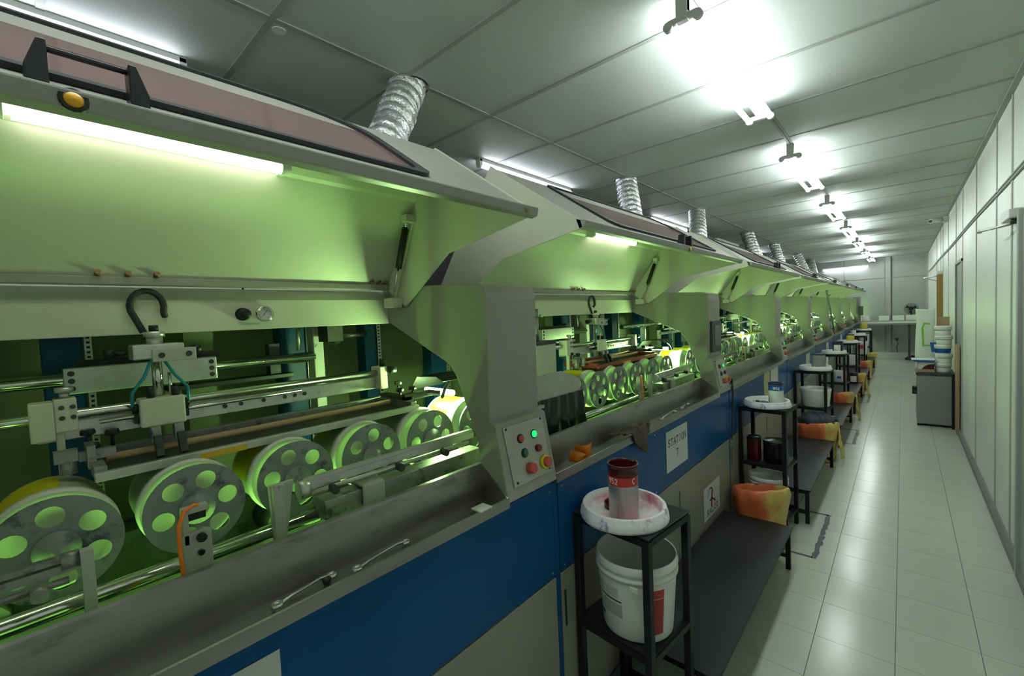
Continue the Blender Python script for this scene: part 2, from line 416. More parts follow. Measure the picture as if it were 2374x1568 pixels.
g().box(-.34, -.24, Y1R-.05, Y1R+.02, 0, ZC).build('steel_column', 'wall_back', wb, bevel=.004, origin=(0, 0, 0))
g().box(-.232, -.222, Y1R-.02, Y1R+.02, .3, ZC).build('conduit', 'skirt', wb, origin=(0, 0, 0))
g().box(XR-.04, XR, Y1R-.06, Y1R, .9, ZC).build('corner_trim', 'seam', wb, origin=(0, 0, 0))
struct(g().box(-.70, XR, Y1R-.10, Y1R, 0, .16).build('baseboard_back', 'white_metal', origin=(0, 0, 0)))
struct(g().box(XL-.06, XL, Y0R, Y1R, 0, ZC+.02).build('wall_left', 'dark_wall', origin=(0, 0, 0)))
struct(g().box(XL, XR+.08, Y0R-.06, Y0R, 0, ZC+.02).build('wall_front', 'wall', origin=(0, 0, 0)))

# door recess in the right wall, door leaf opened at its frame further on, door near the camera
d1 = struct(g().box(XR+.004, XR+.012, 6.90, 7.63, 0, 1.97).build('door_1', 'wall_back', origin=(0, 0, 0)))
g().box(XR-.012, XR+.01, 6.86, 6.90, 0, 1.99).build('door_frame', 'seam', d1, origin=(0, 0, 0))
g().box(XR-.012, XR+.01, 7.62, 7.66, 0, 1.99).build('door_frame', 'skirt', d1, origin=(0, 0, 0))
g().box(XR-.012, XR+.01, 6.86, 7.66, 1.96, 1.99).build('door_frame', 'seam', d1, origin=(0, 0, 0))
d2 = struct(g().box(XR-.075, XR-.004, 10.02, 10.06, .02, 1.95).build('door_2', 'wood', origin=(0, 0, 0)))
g().box(XR-.006, XR, 10.0, 10.10, 0, 1.97).build('door_frame', 'wood', d2, origin=(0, 0, 0))
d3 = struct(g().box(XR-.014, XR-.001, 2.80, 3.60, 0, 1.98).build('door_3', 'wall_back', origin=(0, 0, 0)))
g().box(XR-.03, XR-.0005, 3.57, 3.615, 0, 2.02).build('door_frame', 'seam', d3, bevel=.003, origin=(0, 0, 0))

# ------------------------------------------------------------------ lights
def tube_light(name, x, ya, yb, z, mt, label, double, group, axis='y', lit=True):
    r = empty(name, x, (ya+yb)/2, z); tag(r, label, 'light', group)
    w = .022
    g().prism([(x-w, ZC-.001), (x-w, z+.028), (x-.012, z+.018), (x+.012, z+.018), (x+w, z+.028), (x+w, ZC-.001)], ya, yb).build('batten', 'white_metal', r)
    offs = (-.055, .055) if double else (0,)
    for y in (ya+.012, yb-.012):
        q = g()
        q.box(x-.022, x+.022, y-.014, y+.014, z-.004, ZC-.002)
        for dx in offs:
            q.box(x+min(dx, 0), x+max(dx, 0), y-.008, y+.008, z-.002, z+.022)
            q.cyl((x+dx, y-.011, z), (x+dx, y+.011, z), .019, 14)
        q.build('lamp_holder', 'plastic_w', r, bevel=.002)
    for dx in offs:
        g().cyl((x+dx, ya+.025, z), (x+dx, yb-.025, z), .0135, 12).build('fluorescent_tube', mt if lit else 'plastic_w', r)
    return r
spans = [(-.45, .78), (1.73, 2.96), (3.86, 5.12), (5.98, 7.20), (8.10, 9.33), (10.2, 11.4), (12.3, 13.5), (14.3, 15.45)]
nm = ['behind the camera', 'nearest the camera over the aisle', 'second along the aisle ceiling', 'third along the aisle ceiling', 'fourth along the aisle ceiling', 'fifth along the aisle ceiling', 'sixth along the aisle ceiling', 'last along the aisle ceiling']
for (a, b), s in list(zip(spans, nm)):
    tube_light('ceiling_light', -.62, a, b, ZC-.10, 'tube_cool', 'twin fluorescent tube light, '+s, True, 'twin tube lights in a line over the aisle')
for i, (a, b) in enumerate([(-.70, .55), (2.33, 3.55), (5.26, 6.53), (7.9, 9.2), (9.9, 11.1), (12.0, 13.2)]):
    tube_light('side_light', -2.35, a, b, ZC-.050, 'tube_side', ['single tube light above the nearest open hood', 'single tube light between first and second duct', 'single tube light behind the second hood, left of the third duct', 'unlit white tube batten beside the fourth duct', 'single tube light between fourth and fifth duct', 'single tube light beside the last two ducts'][i], False, 'single tube lights above the machines', lit=(i != 3))
r = empty('back_wall_light', -1.2, 15.6, 2.53); tag(r, 'horizontal fluorescent tube light high on the back wall', 'light')
g().box(-1.75, -.70, 15.60, 15.69, 2.535, 2.575).build('batten', 'white_metal', r)
g().cyl((-1.72, 15.60, 2.515), (-.73, 15.60, 2.515), .014, 12).build('fluorescent_tube', 'tube_side', r)
for x in (-1.735, -.715): g().box(x-.012, x+.012, 15.58, 15.64, 2.495, 2.56).build('lamp_holder', 'plastic_w', r)
# surface trunking joining the aisle lights
g().box(-.627, -.613, .85, 15.4, ZC-.012, ZC-.003).build('trim_1', 'ceil_bar', origin=(0, 0, 0))['kind'] = 'structure'
g().cyl((-1.86, .76, ZC-.006), (-1.86, .76, ZC+.001), .026, 24).build('trim_2', 'plastic_w', origin=(0, 0, 0))['kind'] = 'structure'

# ------------------------------------------------------------------ printing stations
P = 2.0
def ring_disc(gg, x, cy, cz, R, hub, nh, hr, hc, t=.006, ph=0.):
    # steel disc in the y-z plane with nh round holes
    bm = bmesh.new(); edges = []
    def loop(y, z, r, n):
        vs = [bm.verts.new((0, y+r*math.cos(2*PI*i/n), z+r*math.sin(2*PI*i/n))) for i in range(n)]
        for i in range(n): edges.append(bm.edges.new((vs[i], vs[(i+1) % n])))
    loop(0, 0, R, 40)
    for k in range(nh):
        a = ph+2*PI*k/nh; loop(hc*math.cos(a), hc*math.sin(a), hr, 16)
    bmesh.ops.triangle_fill(bm, use_beauty=True, edges=edges, normal=(1, 0, 0))
    r = bmesh.ops.extrude_face_region(bm, geom=bm.faces[:])
    bmesh.ops.translate(bm, vec=(-t, 0, 0), verts=[v for v in r['geom'] if isinstance(v, bmesh.types.BMVert)])
    bmesh.ops.recalc_face_normals(bm, faces=bm.faces)
    bm.verts.index_update()
    gg.add([(x+v.co.x, cy+v.co.y, cz+v.co.z) for v in bm.verts], [tuple(v.index for v in f.verts) for f in bm.faces])
    bm.free()
    gg.lathe([(0, .016), (hub*.55, .016), (hub*.55, .010), (hub, .008), (hub, 0)], (x, cy, cz), 20, 'x')
    gg.lathe([(0, .022), (hub*.28, .022), (hub*.28, .012)], (x, cy, cz), 12, 'x')
    return gg

def sock_bolts(gg, pts, r=.006, t=.004, axis='x'):
    for x, y, z in pts:
        if axis == 'x': gg.cyl((x, y, z), (x+t, y, z), r, 10)
        else: gg.cyl((x, y, z), (x, y-t, z), r, 10)
    return gg

def drum(root, y, k, full=True, ph=0.):
    R = .0975; z = 1.160; x0, x1 = -1.42, -1.248
    d = g()
    d.lathe([(.030, x0), (R-.012, x0), (R-.004, x0+.006), (R-.004, x1-.034), (R+.002, x1-.030), (R+.002, x1-.012), (R-.002, x1-.004), (R-.006, x1)], (0, y, z), 40, 'x').build('drum', 'drum', root)
    dr = last('drum')
    f = g().lathe([(R-.002, x1), (R-.010, x1+.001), (R-.014, x1-.006), (.020, x1-.006), (.018, x1+.04)], (0, y, z), 32, 'x').build('end_face', 'drum_in', dr)
    q = ring_disc(g(), -1.200, y, z, R, .034, 6, .0205, .0625, ph=ph).build('steel_disc', 'disc', dr)
    if full:
        # yellow tape patch round part of the shell
        a0 = 1.0+.7*((k*37) % 5)/5; a1 = a0+1.1+.25*((k*13) % 3); n = 12; v = []
        tx0, tx1 = (-1.40, -1.335) if k % 2 else (-1.40, -1.290)
        for i in range(n+1):
            a = a0+(a1-a0)*i/n
            for xx in (tx0, tx1): v.append((xx, y+(R-.0028)*math.cos(a), z+(R-.0028)*math.sin(a)))
        g().add(v, [(2*i, 2*i+2, 2*i+3, 2*i+1) for i in range(n)], True).build('yellow_tape', 'tape', dr)
_last = {}
_ob = G.build
def _build(s, name, *a, **k):
    o = _ob(s, name, *a, **k); _last[name] = o; return o
G.build = _build
def last(n): return _last[n]

HOODLINE = [(-.735, 1.828), (-1.079, 1.774), (-1.323, 1.618), (-1.442, 1.690), (-1.238, 1.968), (-1.225, 1.976), (-1.115, 2.114), (-.742, 1.853)]
def hood(root, Yb, far=False):
    y0, y1 = Yb-1.758, Yb+.012
    h = g()
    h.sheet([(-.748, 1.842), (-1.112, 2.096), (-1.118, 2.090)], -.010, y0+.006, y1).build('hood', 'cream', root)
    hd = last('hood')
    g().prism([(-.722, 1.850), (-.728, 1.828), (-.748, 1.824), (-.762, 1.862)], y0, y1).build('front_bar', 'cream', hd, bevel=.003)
    for a, b in ((y0, y0+.006), (Yb-.012, Yb-.004)):
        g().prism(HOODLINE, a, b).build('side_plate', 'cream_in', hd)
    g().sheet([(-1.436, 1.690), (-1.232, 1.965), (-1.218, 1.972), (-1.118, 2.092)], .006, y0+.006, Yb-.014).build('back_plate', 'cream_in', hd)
    q = g().box(-1.462, -1.418, y0+.006, Yb-.014, 1.684, 1.703)
    q.build('hinge_rail', 'cream', hd, bevel=.002)
    q = g()
    for yy in (Yb-.80, Yb-.745, Yb-.69, Yb-.085, Yb-.055, Yb-.03): q.cyl((-1.43, yy, 1.706), (-1.405, yy, 1.712), .006, 8)
    q.each('rail_bolts', 'brass', hd)
    # window with rubber gasket, lying in the sloping roof
    def rp(t, y, off=.002): return (-.745-t*.375+off*.57, y, 1.850+t*.258+off*.82)
    def rrect(i, off):
        t0, t1, ya, yb = .11+i*.4, .965-i*.4, y0+.30+i*.3, Yb-.30-i*.3
        R = [(t1, yb, .30, 0), (t1, ya, .12, 1), (t0, ya, .10, 2), (t0, yb, .07, 3)]
        out = []
        for ct, cy, r, sa in R:
            rt, ry = r, r*.55
            c_t = ct-rt if sa in (0, 1) else ct+rt; c_y = cy-ry if sa in (0, 3) else cy+ry
            st = {0: PI*0, 1: PI*.5, 2: PI, 3: PI*1.5}[sa]
            for s in range(6):
                a = st+s/5*PI/2   # angle from +y axis towards +t
                out.append(rp(c_t+rt*math.sin(a), c_y+ry*math.cos(a), off))
        return out
    w0 = rrect(.0, .004)
    n = len(w0)
    g().add(w0, [tuple(range(n))]).add(rrect(0, .0), []).build('window', 'pink', hd)
    a = rrect(-.03, .003); b = rrect(-.03, .011); c = rrect(.06, .011); d = rrect(.06, .003)
    g().add(a+b+c+d, [(i, (i+1) % n, n+(i+1) % n, n+i) for i in range(n)]+[(n+i, n+(i+1) % n, 2*n+(i+1) % n, 2*n+i) for i in range(n)]+[(2*n+i, 2*n+(i+1) % n, 3*n+(i+1) % n, 3*n+i) for i in range(n)], False).build('window_gasket', 'black_rub', hd)
    # bow handle
    yh = Yb-.85; q = g()
    for s in (-1, 1):
        q.prism([(yh+s*.036, 1.855), (yh+s*.056, 1.855), (yh+s*.056, 1.873), (yh+s*.044, 1.907), (yh+s*.036, 1.907)], -.768, -.738, 'x')
    q.cyl((-.752, yh-.045, 1.902), (-.752, yh+.045, 1.902), .0045, 8)
    q.build('handle', 'black', hd, bevel=.002)
    g().lathe([(0, .004), (.0075, .003), (.0095, 0)], (-.7255, Yb-.868, 1.839), 16, 'x').build('amber_indicator', 'amber', hd)
    g().lathe([(.0095, .0), (.0095, .003), (.0135, .003), (.014, 0)], (-.7265, Yb-.868, 1.839), 16, 'x').build('indicator_ring', 'black', hd)
    g().lathe([(0, .002), (.009, .002), (.009, -.003)], (-.7265, Yb-.036, 1.839), 12, 'x').build('bolt_cap', 'brass', hd)
    # work lamp
    xa, za = -1.196, 1.972
    g().cyl((xa, Yb-.915, za), (xa, Yb-.455, za), .0145, 14).build('lamp_tube', 'tube_hood', hd)
    q = g()
    for yy in (Yb-.94, Yb-.45):
        q = g().cyl((xa, yy-.006, za), (xa, yy+.016, za), .0165, 12).box(xa-.035, xa, yy-.005, yy+.012, za-.010, za+.010)
        q.build('lamp_holder', 'plastic_w', hd, bevel=.001)
    # gas strut
    for ys in ((Yb-.040,) if not far else (Yb-.040,)):
        A = Vector((-1.246, ys, 1.905)); B = Vector((-1.354, ys, 1.648))
        A2 = A+(B-A)*.10; Cm = A+(B-A)*.60
        q = g().cyl(A, A2, .008, 10).cyl(Cm, B, .004, 8).build('strut_rod', 'chrome', hd)
        g().cyl(A2, Cm, .0115, 14).build('gas_strut', 'black', hd)
        q = g().box(-1.262, -1.232, ys-.012, Yb-.012, 1.897, 1.922).prism([(-1.262, 1.91), (-1.240, 1.91), (-1.385, 1.62), (-1.41, 1.62)], Yb-.020, Yb-.012).box(-1.40, -1.34, ys-.01, Yb-.012, 1.615, 1.65); q.build('strut_bracket', 'cream_in', hd, bevel=.002)
    return hd

def post(root, Yb, k):
    pl = [(-.945, 1.2), (-.935, 1.25), (-.928, 1.62), (-.932, 1.645), (-.945, 1.662), (-.970, 1.670), (-1.25, 1.685), (-1.52, 1.69), (-1.52, 1.56), (-1.447, 1.56), (-1.114, 1.417), (-1.078, 1.376), (-.985, 1.158), (-.972, 1.118), (-.98, 1.0), (-.93, 1.0)]
    g().prism(pl, Yb, Yb+.237).build('side_column', 'cream', root, bevel=.004)
    g().box(-2.1, -1.52, Yb, Yb+.237, 1.56, 1.69).build('rear_arm', 'cream', root)
    cb = g().prism([(-.868, 1.010), (-.909, 1.236), (-.915, 1.241), (-.940, 1.250), (-.99, 1.160), (-.980, 1.08), (-.92, 1.010)], Yb-.003, Yb+.240).build('control_box', 'cream', root, bevel=.004)
    U = Vector((.041, 0, -.226)).normalized(); Nn = Vector((.226, 0, .041)).normalized()
    A = Vector((-.909, 0, 1.236))
    def pp(y, s, off): v = A+U*(s*.2236)+Nn*off; return (v.x, y, v.z)
    f = [pp(Yb+.022, .045, .001), pp(Yb+.214, .045, .001), pp(Yb+.214, .86, .001), pp(Yb+.030, .86, .001)]
    f2 = [pp(Yb+.022, .045, .0035), pp(Yb+.214, .045, .0035), pp(Yb+.214, .86, .0035), pp(Yb+.030, .86, .0035)]
    fp = g().add(f+f2, [(4, 5, 6, 7), (0, 1, 5, 4), (1, 2, 6, 5), (2, 3, 7, 6), (3, 0, 4, 7)]).build('control_panel', 'cream_dirty', root)
    q = g()
    for y, s in ((.033, .075), (.203, .072), (.045, .815), (.205, .812)): q.cyl(pp(Yb+y, s, .003), pp(Yb+y, s, .006), .004, 8)
    q.each('panel_screws', 'dark_steel', fp)
    for nmx, y, s, r, t, mt, ring in (('push_button', .090, .255, .0115, .012, 'btn_red', 1), ('lit_button', .157, .255, .0115, .010, 'btn_lit', 1), ('push_button', .098, .465, .0115, .012, 'btn_green', 1), ('push_button', .163, .465, .012, .016, 'btn_dark', 0), ('stop_button', .108, .69, .0175, .026, 'btn_red', 0), ('stop_button', .183, .69, .0175, .026, 'btn_red', 2)):
        b = g().cyl(pp(Yb+y, s, .003), pp(Yb+y, s, t), r, 20, r1=r*.94).build(nmx, mt, fp, bevel=.0015)
        if ring: g().cyl(pp(Yb+y, s, .003), pp(Yb+y, s, t*.6), r*1.25, 20).build('button_ring', 'black' if ring == 1 else 'tape', fp)
    if k == 0:
        q = g()
        for y in (.140,):
            for s in (.10, .37):
                for i in range(7): stroke(q, [(i*.006, 0), (i*.006+.004, .003)], .0012, lambda u, v: pp(Yb+y-.01+u, s-v*3, .0037))
        q.build('panel_print', 'print_grey', fp)

def station(k, full):
    Yb = .925+P*k; y0 = Yb-1.763
    root = empty('printing_station', -1.4, Yb-.88, 0)
    post(root, Yb, k)
    # stainless tray along the front
    g().sheet([(-.880, .997), (-.868, .998), (-.868, 1.029), (-.873, 1.030), (-.876, 1.006), (-.966, 1.003), (-.979, 1.112), (-.992, 1.113), (-.994, 1.0)], .002, y0, Yb).build('drip_tray', 'steel', root)
    tr = last('drip_tray')
    g().prism([(-.869, 1.002), (-.869, 1.029), (-.978, 1.113), (-.99, 1.113), (-.99, 1.002)], Yb-.009, Yb-.0045).prism([(-.869, 1.002), (-.869, 1.029), (-.978, 1.113), (-.99, 1.113), (-.99, 1.002)], y0, y0+.003).each('tray_end', 'steel', tr)
    # front panels
    g().box(-.905, -.886, Yb-1.735, Yb+.235, .672, .998).build('blue_panel', 'blue', root, bevel=.002)
    bp = last('blue_panel'); q = g()
    for yy in (Yb-1.715, Yb-.95, Yb+.215):
        for zz in (.69, .97): q.cyl((-.887, yy, zz), (-.884, yy, zz), .004, 8)
    q.each('panel_screws', 'chrome', bp)
    for a, b in ((Yb-1.735, Yb-.681), (Yb-.677, Yb+.235)):
        g().box(-.905, -.886, a, b, .10, .666).build('lower_panel', 'beige', root, bevel=.002)
        lp = last('lower_panel')
        g().box(-.887, -.884, a+.012, a+.022, .47, .60).build('panel_latch', 'dark_steel', lp, bevel=.001)
    g().box(-.93, -.905, Yb-1.763, Yb+.237, .06, 1.0).box(-2.15, -.93, y0, Yb+.237, .06, .86).build('base_frame', 'blue_col', root)
    for yy in (y0+.1, Yb+.1):
        for xx in (-.98, -2.05): g().cyl((xx, yy, 0), (xx, yy, .065), .03, 12).build('levelling_foot', 'dark_steel', root)
    g().box(-.905, -.889, Yb+.239, Yb+.261, .08, .998).build('joint_strip', 'blue', root)
    # machine bed, rear wall, top
    g().box(-2.12, -.995, y0, Yb+.237, .86, .885).build('bed', 'casting', root)
    g().box(-2.16, -2.12, y0, Yb+.237, .86, 1.72).build('rear_wall', 'rear_shade', root)
    g().box(-2.12, -1.66, y0, Yb+.237, 1.69, 1.72).build('cover_plate', 'cream_in', root)
    g().prism([(-1.452, 1.560), (-1.452, 1.648), (-1.485, 1.690), (-1.66, 1.70), (-1.66, 1.560)], y0, Yb).build('cross_beam', 'cream_in', root, bevel=.002)
    for yc, w in ((Yb-1.40, .10), (Yb-.85, .09), (Yb-.17, .10), (Yb+.19, .06)):
        g().box(-2.0, -1.92, yc-w/2, yc+w/2, .885, 1.69).build('blue_upright', 'blue_col', root, bevel=.004)
        q = g().box(-1.935, -1.915, yc+w/2+.004, yc+w/2+.022, .885, 1.69); q.build('slotted_strip', 'alu', root); st_ = last('slotted_strip')
        hq = g()
        for i in range(48 if full else 20): hq.box(-1.916, -1.9145, yc+w/2+.009, yc+w/2+.017, .95+i*(.0155 if full else .037), .957+i*(.0155 if full else .037))
        hq.build('strip_slots', 'ink_black', st_)['kind'] = 'stuff'
    g().box(-1.99, -1.90, Yb-.55, Yb-.46, .885, 1.69).build('cabinet_side', 'rear_shade', root)
    # drums
    for j in range(9):
        if not full and j > 7: continue
        drum(root, Yb-.02-.2222*j, j, full=True, ph=(j*.41) % 1.04)
    # main shaft under the drums and chain guard
    hd = hood(root, Yb)
    # curing lamps: long tube below the drums, bulb over the last drum, added fill tube behind
    ul = g().prism([(-1.30, .885), (-1.14, .885), (-1.155, .925), (-1.16, .90), (-1.28, .90), (-1.29, .985), (-1.296, .985)], y0+.1, Yb+.1).build('lamp_trough_shield', 'black', root)  # tall back edge is an added shield keeping lamp light off the rear
    g().cyl((-1.22, y0+.16, .925), (-1.22, Yb+.02, .925), .011, 10).build('curing_and_fill_tube', 'uv_tube', ul)
    g().cyl((-1.66, y0+.16, .925), (-1.66, Yb+.02, .925), .011, 10).build('curing_and_fill_tube', 'rear_fill', ul)  # added tube, there only to light the rear wall and drum backs
    yl = Yb+.16
    lh = g().sheet([(-1.262, 1.335), (-1.30, 1.352), (-1.42, 1.345), (-1.47, 1.29)], -.003, yl-.07, yl+.10).build('curing_lamp_hood', 'black', root)
    g().cyl((-1.41, yl-.035, 1.290), (-1.25, yl-.035, 1.290), .011, 10).build('curing_bulb', 'uv_bulb', lh)
    g().tube([(-1.24, yl-.06, 1.335), (-1.20, yl-.11, 1.325), (-1.17, yl-.15, 1.30)], .006, 6).build('cable', 'black_rub', lh)
    # front rails and their holders
    q = g().box(-1.085, -1.065, Yb-.50, Yb+.05, 1.168, 1.186).box(-1.08, -1.07, Yb-.50, Yb+.05, 1.186, 1.196).cyl((-1.062, Yb-.49, 1.160), (-1.062, Yb+.02, 1.160), .0065, 10)
    q.cyl((-1.07, Yb-.515, 1.172), (-1.07, Yb-.492, 1.172), .022, 14)
    q.build('guide_rail', 'alu', root)
    gr = last('guide_rail'); q = g()
    for yy in (Yb-.44, Yb-.25, Yb-.09): q.cyl((-1.06, yy, 1.160), (-1.035, yy, 1.157), .010, 10)
    q.each('clamp_knob', 'dark_steel', gr)
    g().box(-1.10, -1.045, Yb-.465, Yb+.06, 1.085, 1.135).build('lower_bar', 'alu_dirty', root, bevel=.002)
    g().prism([(-1.03, 1.072), (-1.03, 1.142), (-1.036, 1.148), (-1.095, 1.148), (-1.095, 1.140), (-1.04, 1.140), (-1.04, 1.072)], Yb-.37, Yb-.31).build('angle_bracket', 'cream_dirty', root, bevel=.002)
    q = g().cyl((-1.029, Yb-.358, 1.09), (-1.026, Yb-.358, 1.09), .006, 10).cyl((-1.029, Yb-.325, 1.09), (-1.026, Yb-.325, 1.09), .006, 10).each('bracket_bolts', 'dark_steel', last('angle_bracket'))
    g().box(-1.085, -1.07, Yb-.57, Yb-.545, .90, 1.200).prism([(Yb-.575, 1.20), (Yb-.52, 1.20), (Yb-.545, 1.05), (Yb-.57, 1.05)], -1.09, -1.08, 'x').build('rail_post', 'cream_dirty', root, bevel=.002)
    g().cyl((-1.10, y0+.05, 1.088), (-1.10, Yb-.46, 1.088), .016, 16).build('front_shaft', 'chrome', root)
    g().box(-1.11, -1.09, y0+.05, Yb-.48, 1.04, 1.058).build('front_shaft_support', 'dark_steel', root)
    q = g().cyl((-1.22, y0+.02, 1.16), (-1.22, Yb+.02, 1.16), .001, 3)
    for yy in (Yb-1.60, Yb-.72):
        g().prism([(yy-.024, .90), (yy+.024, .90), (yy+.024, 1.160), (yy+.010, 1.166), (yy-.024, 1.160)], -1.062, -1.050, 'x').box(-1.075, -1.05, yy-.022, yy-.012, 1.14, 1.205).box(-1.072, -1.052, yy-.022, yy+.022, 1.20, 1.212).build('sensor_bracket', 'cream_dirty', root, bevel=.0015)
        sb = last('sensor_bracket')
        g().box(-1.085, -1.055, yy-.012, yy+.018, 1.185, 1.206).cyl((-1.05, yy+.006, 1.15), (-1.04, yy+.006, 1.15), .009, 10).cyl((-1.05, yy+.004, 1.12), (-1.043, yy+.004, 1.12), .006, 10).each('sensor_head', 'black', sb, bevel=.001)
    yy = Yb-.735
    g().tube([(-1.03, yy-.012, .99), (-1.03, yy-.018, 1.15), (-1.035, yy-.016, 1.190), (-1.045, yy-.004, 1.212), (-1.055, yy+.014, 1.216), (-1.065, yy+.03, 1.205)], .0035, 8).build('orange_tube', 'orange_tube', root)
    # near short rail with strap
    if k != 1: q = g().box(-1.085, -1.065, y0+.05, Yb-.893, 1.160, 1.174).box(-1.083, -1.067, y0+.05, Yb-.893, 1.178, 1.188).cyl((-1.062, y0+.05, 1.148), (-1.062, Yb-.90, 1.148), .006, 10).cyl((-1.056, Yb-.935, 1.150), (-1.03, Yb-.935, 1.147), .011, 10).cyl((-1.075, Yb-.908, 1.176), (-1.075, Yb-.885, 1.176), .015, 14)
    if k != 1: q.build('guide_rail', 'alu_dirty', root)
    if k != 1: g().box(-1.070, -1.052, Yb-.885, Yb-.868, .90, 1.192).build('rail_post', 'cream_dirty', root, bevel=.001)
    g().box(-1.47, -1.455, y0+.02, Yb+.23, .885, 1.065).build('inner_casting', 'casting', root)
    for yy in (Yb-1.48, Yb-1.02, Yb-.46, Yb+.0):
        g().cyl((-1.455, yy, 1.0), (-1.33, yy, 1.0), .045, 18).cyl((-1.33, yy, 1.0), (-1.315, yy, 1.0), .022, 12).build('drive_roller', 'dark_steel', root)
        g().box(-1.20, -1.14, yy-.03, yy+.03, .885, .985).cyl((-1.14, yy, .95), (-1.125, yy, .95), .012, 10).build('valve_block', 'alu_dirty', root, bevel=.003)
    g().tube([(-1.14, y0+.05, .99), (-1.15, Yb-1.2, .975), (-1.13, Yb-.6, .985), (-1.15, Yb+.05, .975)], .008, 8).build('hose', 'black_rub', root)
    # gear box blocks and pipes behind the tray
    for yy, w in ((Yb-1.25, .10), (Yb-.62, .12), (Yb-.17, .09)):
        g().box(-1.20, -1.12, yy-w/2, yy+w/2, .885, 1.03).build('bearing_block', 'casting', root, bevel=.005)
    return root

def mechanism(root, Yb, red, dy=0.):
    """squeegee carriage, screen frame and guide rods over the drums"""
    z1, z2 = 1.384, 1.442
    q = g().cyl((-1.75, Yb-1.60, z2), (-1.75, Yb-.16, z2), .019, 16).build('upper_rod', 'chrome', root)
    ub = g().box(-1.76, -1.715, Yb-.86+dy, Yb-.50+dy, z2-.040, z2+.034).build('slide_block', 'alu', root, bevel=.003)
    q = g()
    for yy in (Yb-.845+dy, Yb-.515+dy):
        for dz in (-.024, -.003, .018): q.cyl((-1.716, yy, z2+dz), (-1.7135, yy, z2+dz), .0075, 12)
    q.each('slide_bolts', 'dark_steel', ub)
    g().box(-1.80, -1.76, Yb-.83+dy, Yb-.48+dy, z2+.028, z2+.050).build('slide_cover', 'black', ub)
    g().box(-1.80, -1.735, Yb-.165, Yb-.125, 1.22, 1.56).build('rod_support', 'cream_dirty', root, bevel=.003)
    rs = last('rod_support')
    g().cyl((-1.79, Yb-.20, 1.47), (-1.79, Yb-.20, 1.56), .008, 8).build('support_pin', 'alu', rs)
    g().box(-1.88, -1.80, Yb-.62, Yb-.22, z2-.075, z2-.060).box(-1.86, -1.82, Yb-.60, Yb-.56, z2-.06, z2+.03).box(-1.86, -1.82, Yb-.30, Yb-.26, z2-.06, z2+.06).build('rear_carrier', 'dark_steel', root, bevel=.002)
    # hand wheel on its spindle
    hw = g().lathe([(0, 0), (.030, 0), (.036, -.008), (.036, -.026), (.028, -.034), (0, -.034)], (-1.66, Yb-.10, 1.520), 10, 'y', sm=False).build('hand_wheel', 'black', root)
    g().cyl((-1.66, Yb-.10, 1.52), (-1.66, Yb+.02, 1.52), .010, 10).box(-1.70, -1.62, Yb-.16, Yb-.10, 1.50, 1.56).build('wheel_spindle', 'dark_steel', hw)
    # front pair of rods with flat bar
    fr = g().cyl((-1.42, Yb-1.60, z1), (-1.42, Yb-.075, z1), .011, 14).build('front_rod', 'chrome', root)
    g().cyl((-1.40, Yb-.82+dy, z1-.024), (-1.40, Yb-.36+dy, z1-.020), .005, 10).build('adjusting_rod', 'chrome', fr)
    fb = g().box(-1.45, -1.425, Yb-.92, Yb-.08, z1-.058, z1-.016).build('flat_bar', 'alu', root, bevel=.002)
    q = g()
    for yy in (.56, .52, .46, .40, .37, .34): q.cyl((-1.426, Yb-yy, z1-.036), (-1.4225, Yb-yy, z1-.036), .006, 10)
    q.each('bar_holes', 'dark_steel', fb)
    # carriage
    yc = Yb-.705+dy
    c = g().cyl((-1.415, yc, z1+.02), (-1.415, yc, 1.50), .011, 12).cyl((-1.40, yc+.022, z1+.02), (-1.40, yc+.022, 1.46), .004, 8).build('carriage_column', 'chrome', root)
    hb = g().box(-1.425, -1.37, yc-.045, yc+.045, z1-.052, z1+.018).build('carriage_head', 'cream_in', root, bevel=.004)
    q = g()
    for s in (-1, 1): q.cyl((-1.395, yc+s*.045, z1-.005), (-1.395, yc+s*.056, z1-.005), .012, 8).box(-1.415, -1.385, yc+s*.046, yc+s*.054, z1-.04, z1-.02)
    q.cyl((-1.39, yc-.02, z1+.018), (-1.39, yc-.02, z1+.045), .008, 10).cyl((-1.39, yc+.03, z1+.018), (-1.39, yc+.03, z1+.040), .009, 10)
    q.each('head_knob', 'black', hb)
    tb = g().box(-1.45, -1.385, yc-.048, yc+.055, 1.497, 1.535).build('top_block', 'alu', root, bevel=.004)
    g().box(-1.385, -1.377, yc-.012, yc+.078, 1.490, 1.522).build('link_plate', 'cream_dirty', tb, bevel=.002)
    sock_bolts(g(), [(-1.377, yc+.006, 1.506), (-1.377, yc+.062, 1.506)], .007, .0015).each('link_bolts', 'dark_steel', tb)
    g().cyl((-1.415, yc, 1.535), (-1.415, yc, 1.552), .017, 14).cyl((-1.415, yc, 1.552), (-1.415, yc, 1.566), .022, 14).build('top_collar', 'alu', tb)
    q = g().cyl((-1.415, yc, 1.566), (-1.415, yc, 1.582), .010, 10)
    for s in (-1, 1): q.cyl((-1.42, yc+s*.055-.0, 1.515), (-1.42, yc+s*.078, 1.515), .005, 8).cyl((-1.42, yc+s*.078, 1.515), (-1.42, yc+s*.096, 1.515), .013, 8)
    q.each('block_knob', 'black', tb)
    pts = [(-1.43, yc-.018, 1.565)]
    for i in range(13):
        a = math.radians(215-i*19.5); pts.append((-1.435, yc-.006+.034*math.cos(a), 1.630+.040*math.sin(a)))
    pts.append((-1.445, yc+.030, 1.605))
    g().tube(pts, .0075, 10).build('cable_sleeve', 'black_rub', tb)
